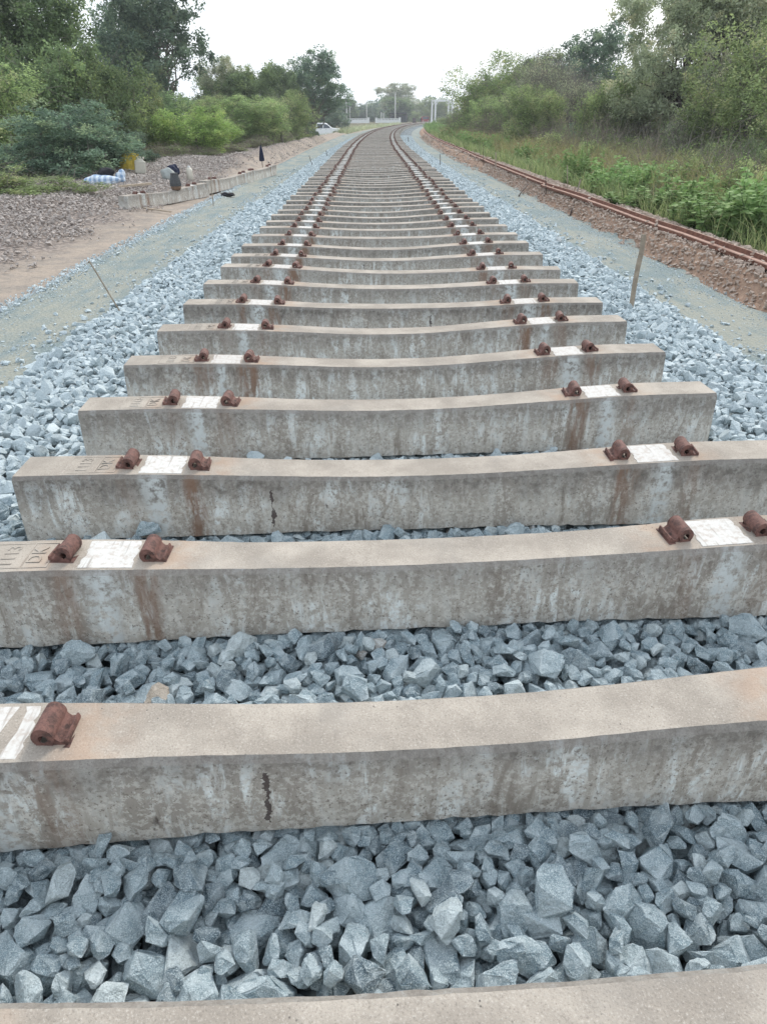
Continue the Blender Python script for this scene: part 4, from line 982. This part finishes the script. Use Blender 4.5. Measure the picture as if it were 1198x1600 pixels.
# stakes
p = gp(981, 500); t_ = atY(1006, 366, p.y+.02); stick('wooden_stake', (p.x, p.y, p.z-.08), t_, .016, M_['wood'], 'pale wooden stake leaning right beside the track', 'stake', True)
p = gp(202, 500); t_ = atY(140, 408, p.y-.05); mb = MB(); a = Vector((p.x, p.y, p.z-.08)); mb.tube([a, a.lerp(t_, .5), a.lerp(t_, .97), t_, t_+Vector((-.012, .01, -.012))], .006, 8); tag(mb.build('iron_rod', M_['wood']), 'thin greyish rod leaning left over the left dust strip', 'iron rod')
for (bx, by, tx, ty, lab, mt, r_) in [
    (333, 322, 329, 270, 'slim upright stake in front of the spare sleepers', 'wood', .008), (491, 262, 483, 243, 'short leaning rod on the left ballast shoulder, far along', 'iron', .010),
    (513, 248, 509, 235, 'tiny rod left of the far track, near the bend', 'iron', .011), (688, 262, 687, 241, 'upright dark rod on the right ballast shoulder', 'iron', .011),
    (774, 262, 774, 238, 'slim grey stake standing among weeds behind the rail', 'wood', .016), (755, 262, 755, 226, 'thin dark rod beside the rails right of the far track', 'iron', .008),
    (853, 305, 852, 268, 'thin dark rod standing right on the edge of the stony berm', 'iron', .007), (888, 300, 886, 258, 'slim grey twig stake left of the broad weed clump', 'wood', .008), (1184, 322, 1190, 292, 'short black rod poking out of the weeds at right', 'iron', .010),
    (638, 224, 637, 214, 'tiny rod on the right shoulder where the track bends', 'iron', .02)]:
    p = gp(bx, by); t_ = atY(tx, ty, p.y); stick('iron_rod' if mt == 'iron' else 'thin_stake', (p.x, p.y, p.z-.1), t_, r_, M_[mt], lab, 'rod' if mt == 'iron' else 'stake')
p = gp(890, 338); q = gp(905, 300); stick('dry_branch', (p.x, p.y, p.z+.02), (q.x-.1, q.y-.3, q.z+.22), .012, M_['iron'], 'bent dry branch lying on the berm below the old rail', 'branch')
p = gp(810, 308); q = gp(824, 296); stick('dry_branch', (p.x, p.y, p.z+.02), (q.x, q.y, q.z+.1), .012, M_['iron'], 'short dry stick on the right dust strip', 'branch')
# folded umbrella on a thin stick
p = gp(411, 270); zt = atY(411, 224, p.y).z; e = empty('folded_umbrella', (p.x, p.y, p.z), 0, 'folded dark navy umbrella standing on a thin stick by the mound', 'umbrella')
MB().tube([(0, 0, -.08), (0.005, 0, (zt-p.z)*.5), (0, 0, zt-p.z)], .009, 8).build('shaft', M_['iron'], e)
mb = MB(); h = zt-p.z; V = []; n = 20
for u, r_ in [(.40, .055), (.44, .066), (.55, .060), (.7, .046), (.85, .028), (.95, .012)]:
    for k in range(n): t = 2*math.pi*k/n; V.append((r_*(1+.16*(k % 2))*math.cos(t), r_*(1+.16*(k % 2))*math.sin(t), h*u))
mb.add(V, [(i*n+k, i*n+(k+1) % n, (i+1)*n+(k+1) % n, (i+1)*n+k) for i in range(5) for k in range(n)]+[tuple(range(n))[::-1], tuple(5*n+k for k in range(n))]); mb.build('canopy', M_['navy'], e)

# ------------------------------------------------------------ white car behind the mound
def mat_glass(): k = NT('dark_window_glass'); return k.fin((.06, .08, .10), .15, .5)
M_['glass'] = mat_glass(); M_['carwhite'] = mat_flat('white_car_paint', (.85, .87, .9), .3, .03, 2, .5, bump=0); M_['tyre'] = mat_flat('tyre_rubber', (.025, .025, .028), .85); M_['bumper'] = mat_flat('dark_blue_bumper', (.05, .07, .11), .6)  # bumper has its own dark blue colour with slight noise
def car():
    Y = 104.; xf = atY(532.5, 200, Y).x; zr = atY(500, 191.8, Y).z; z0 = zr-1.78
    e = empty('white_car', (xf-2.05, Y, z0), 0, 'white four door car parked below the mound, rear hidden by bushes', 'car')
    arch = lambda cx: [(cx+.44*math.cos(a), .38+.44*math.sin(a)*.98) for a in [math.pi*(1-i/9) for i in range(10)]]
    low = [(-2.25, .45)]+arch(-1.4)+arch(1.42)+[(2.3, .42), (2.33, .72), (2.28, .98), (2.1, 1.07), (1.05, 1.16), (.22, 1.68), (-.1, 1.76), (-1.5, 1.78), (-2.05, 1.70), (-2.3, 1.12), (-2.32, .7)]
    nn = len(low)
    e.scale = (.88, .95, 1)
    def narrow(x, y, z): k = 1-.16*max(0, (z-1.05)/.73); return (x, y*k, z)
    mb = MB(); mb.prism(low, -.86, .86, narrow); mb.build('body', M_['carwhite'], e, .03, 2)
    for s_ in (-1, 1):
        yk = lambda z: s_*(.872*(1-.16*max(0, (z-1.05)/.73)))
        for nm, w in (('window', [(.88, 1.17), (.20, 1.60), (-.28, 1.64), (-.28, 1.14)]), ('window', [(-.38, 1.14), (-.38, 1.64), (-1.22, 1.66), (-1.3, 1.14)]), ('window', [(-1.42, 1.14), (-1.36, 1.66), (-1.8, 1.62), (-2.0, 1.16)])):
            mb = MB(); vs = [(x, yk(z), z) for x, z in w]+[(x, yk(z)-s_*.03, z) for x, z in w]; mb.add(vs, [(0, 1, 2, 3), (7, 6, 5, 4), (0, 4, 5, 1), (1, 5, 6, 2), (2, 6, 7, 3), (3, 7, 4, 0)]); mb.build(nm, M_['glass'], e)
        for x in (.1, -.75): mb = MB(); mb.box((x, s_*.875, 1.02), (.18, .03, .035)); mb.build('door_handle', M_['steel'], e)
        mb = MB(); mb.box((.78, s_*.98, 1.2), (.14, .22, .16)); mb.build('wing_mirror', M_['carwhite'], e, .02)
        mb = MB(); mb.box((2.2, s_*.66, .86), (.18, .34, .16)); mb.build('headlight', M_['glass'], e, .02)
        for x in (-1.4, 1.42):
            mb = MB(); prof = [(.33*math.cos(2*math.pi*i/24), .33*math.sin(2*math.pi*i/24)) for i in range(24)]
            w_ = MB(); w_.prism(prof, s_*.62, s_*.84); o = w_.build('wheel', M_['tyre'], e, .02); o.location = (x, 0, .34)
            rm = MB(); rm.prism([(a*.6, b*.6) for a, b in prof], s_*.80, s_*.85); rm.build('rim', M_['steel'], o)
    mb = MB(); mb.box((2.3, 0, .52), (.12, 1.6, .26)); mb.build('bumper', M_['bumper'], e, .03)
    mb = MB(); vs = [(.98, y, 1.19) for y in (-.72, .72)]+[(.26, y, 1.65) for y in (.66, -.66)]; mb.add([(x+.02, y, z+.02) for x, y, z in vs]+[(x-.03, y, z-.03) for x, y, z in vs], [(0, 1, 2, 3), (7, 6, 5, 4), (0, 4, 5, 1), (1, 5, 6, 2), (2, 6, 7, 3), (3, 7, 4, 0)]); mb.build('windscreen', M_['glass'], e)
car()
# ------------------------------------------------------------ far road bridge: parapets, guard rail, poles, portal
def parapet(x0, x1, yt, yb, Y, label):
    a = atY(x0, yt, Y); b = atY(x1, yt, Y); zb = atY(x0, yb, Y).z-.6; e = empty('white_parapet', ((a.x+b.x)/2, Y, zb), 0, label, 'parapet'); L = b.x-a.x; h = a.z-zb
    MB().box((0, 0, .5), (L, .22, 1.)).build('base', M_['whitep'], e); MB().box((0, 0, h-.07), (L-.5, .2, .14)).build('coping', M_['whitep'], e)
    for s_ in (-1, 1): MB().box((s_*(L/2-.25), 0, h/2+.05), (.5, .34, h+.14)).box((s_*(L/2-.25), 0, h+.16), (.56, .4, .1)).build('end_pillar', M_['whitep'], e)
    n = int(L/.42)
    for i in range(n): x = -L/2+.6+(L-1.2)*i/(n-1); MB().box((x, 0, (h-.14+1.)/2), (.2, .14, h-1.14)).build('baluster', M_['whitep'], e)
parapet(527, 577, 185.3, 190.5, 200, 'white parapet on the left, above the grassy bank')
parapet(586, 626, 185.3, 190.5, 201, 'white parapet nearer the portal, behind the bend of the track')
a = atY(470, 192, 150); b = atY(527, 189, 197); e = empty('guard_rail', (a.x, a.y, 0), 0, 'grey steel guard rail along the road left of the parapets', 'guard rail'); d = (b-a)
mb = MB()
for i in range(12):
    u0, u1 = i/12, (i+1)/12; p0 = d*u0; p1 = d*u1; V = []
    for p_ in (p0, p1):
        for (yy, zz) in ((0, -.16), (-.08, -.09), (0, 0), (-.08, .09), (0, .16), (.02, .16), (.02, -.16)): V.append((p_.x, p_.y+yy, a.z+p_.z+zz))
    mb.add(V, [(k, (k+1) % 7, 7+(k+1) % 7, 7+k) for k in range(7)])
mb.build('beam', M_['steel'], e)
for i in range(13): p_ = d*(i/12); MB().box((p_.x, p_.y+.1, a.z+p_.z-.35), (.12, .12, 1.1)).build('post', M_['steel'], e)
M_['conc2'] = mat_flat('pale_concrete_pole', (.5, .5, .48), .8, .1, 3)
def pole(px, yt, Y, r_, label, arm=True):
    t = atY(px, yt, Y); zb = -1.2; e = empty('utility_pole', (t.x, Y, zb), 0, label, 'utility pole'); h = t.z-zb
    MB().tube([(0, 0, 0), (0, 0, h)], [r_*1.2, r_*.8], 8).build('pole', M_['conc2'], e)
    if arm: MB().box((0, 0, h-.5), (1.1, .1, .12)).build('crossarm', M_['conc2'], e)
    else: MB().lathe([(r_*1.1, h-.06), (r_*1.3, h), (r_*.5, h+.1)], 8).build('pole_cap', M_['conc2'], e)
pole(541, 158, 215, .15, 'tall pale pole at the left end, behind the left parapet', False); pole(546, 160, 230, .12, 'thinner pole just right of the leftmost tall pole', False); pole(572.5, 160, 215, .13, 'pale pole behind the right end of the left parapet', False)
pole(595.5, 176, 205, .12, 'left one of two short poles behind the parapet gap', False); pole(599, 177, 207, .12, 'right one of two short poles behind the parapet gap', False); pole(617.5, 145, 205, .15, 'tallest white pole, standing behind the right parapet', False)
def portal():
    s, t = 196., 0.; x, y = trk(s, t); ph = (s-S0)/RC; zb = -.3
    ztop_ = atY(683, 155.5, float(y)).z; h = ztop_-zb
    e = empty('white_portal', (float(x), float(y), zb), -ph+.32, 'white steel portal frame spanning the track at the far bend', 'portal frame')
    for dy in (0, 4.6):
        for s_ in (-1, 1): MB().box((s_*2.15, dy, h/2), (.36, .3, h)).box((s_*2.15, dy, .15), (.6, .6, .3)).build('column', M_['whitep'], e)
        MB().box((0, dy, h-.2), (3.94, .26, .4)).build('top_beam', M_['whitep'], e)
        for s_ in (-1, 1): MB().box((s_*1.72, dy, h-.75), (.9, .16, .16), ry=s_*.9).build('brace', M_['whitep'], e)
    for s_ in (-1, 1): MB().box((s_*2.15, 2.3, h-.15), (.22, 4.3, .26)).build('side_beam', M_['whitep'], e)
    for k in (-.6, .6): MB().box((0, 2.3, h-.12), (.12, 5.2, .12), rz=k).build('diagonal', M_['whitep'], e) if k > 0 else None
portal()
# red lorry and shelter beyond the bridge
M_['red'] = mat_flat('faded_red_paint', (.30, .05, .05), .8, .2, 3); M_['roof'] = mat_flat('dark_sheet_roof', (.06, .065, .075), 1., .2, 3, 0.)
p = atY(664, 187.5, 218); e = empty('red_lorry', (p.x, p.y, -1.), .05, 'small red lorry glimpsed left of the white portal', 'lorry')
MB().box((0, 0, 1.35), (1.9, 2.2, 1.3)).build('cab', M_['red'], e, .1, 2); MB().box((0, -1.115, 1.65), (1.6, .04, .55)).build('windscreen', M_['glass'], e); MB().box((0, 2.9, 1.25), (1.8, 3.4, .9)).build('load_bed', M_['roof'], e, .04); MB().box((0, -1.14, .62), (1.9, .16, .26)).build('bumper', M_['steel'], e)
for x_ in (-.8, .8):
    for y_ in (-.4, 3.8): o = MB().lathe([(.42, -.14), (.45, 0), (.42, .14)], 16).build('wheel', M_['tyre'], e); o.rotation_euler = (0, math.pi/2, 0); o.location = (x_, y_, .45)
    MB().box((x_*.9, -1.12, .95), (.26, .06, .18)).build('headlight', M_['milk'], e)
p = atY(622, 187, 216); e = empty('roadside_shelter', (p.x, p.y, -.6), 0, 'low dark roofed shelter behind the right parapet', 'shelter')
MB().box((0, 0, 2.35), (4.6, 3., .16), rx=-.12).build('roof', M_['roof'], e)
for x_ in (-2.4, 2.4):
    for y_ in (-1.2, 1.2): MB().tube([(x_, y_, 0), (x_, y_, 2.2)], .07, 6).build('post', M_['iron'], e)
MB().box((0, 1.1, 1.), (4.6, .1, 2.)).build('back_wall', M_['roof'], e)
p = atY(647, 190, 195); e = empty('dark_barrel', (p.x, p.y, -.45), 0, 'dark drum standing at the roadside left of the portal', 'drum'); MB().lathe([(.4, 0), (.42, .05), (.42, .5), (.44, .55), (.42, .6), (.42, 1.1), (.4, 1.15)], 14).build('drum_body', M_['iron'], e); MB().lathe([(.3, 1.15), (.3, 1.2)], 12).build('lid', M_['steel'], e)
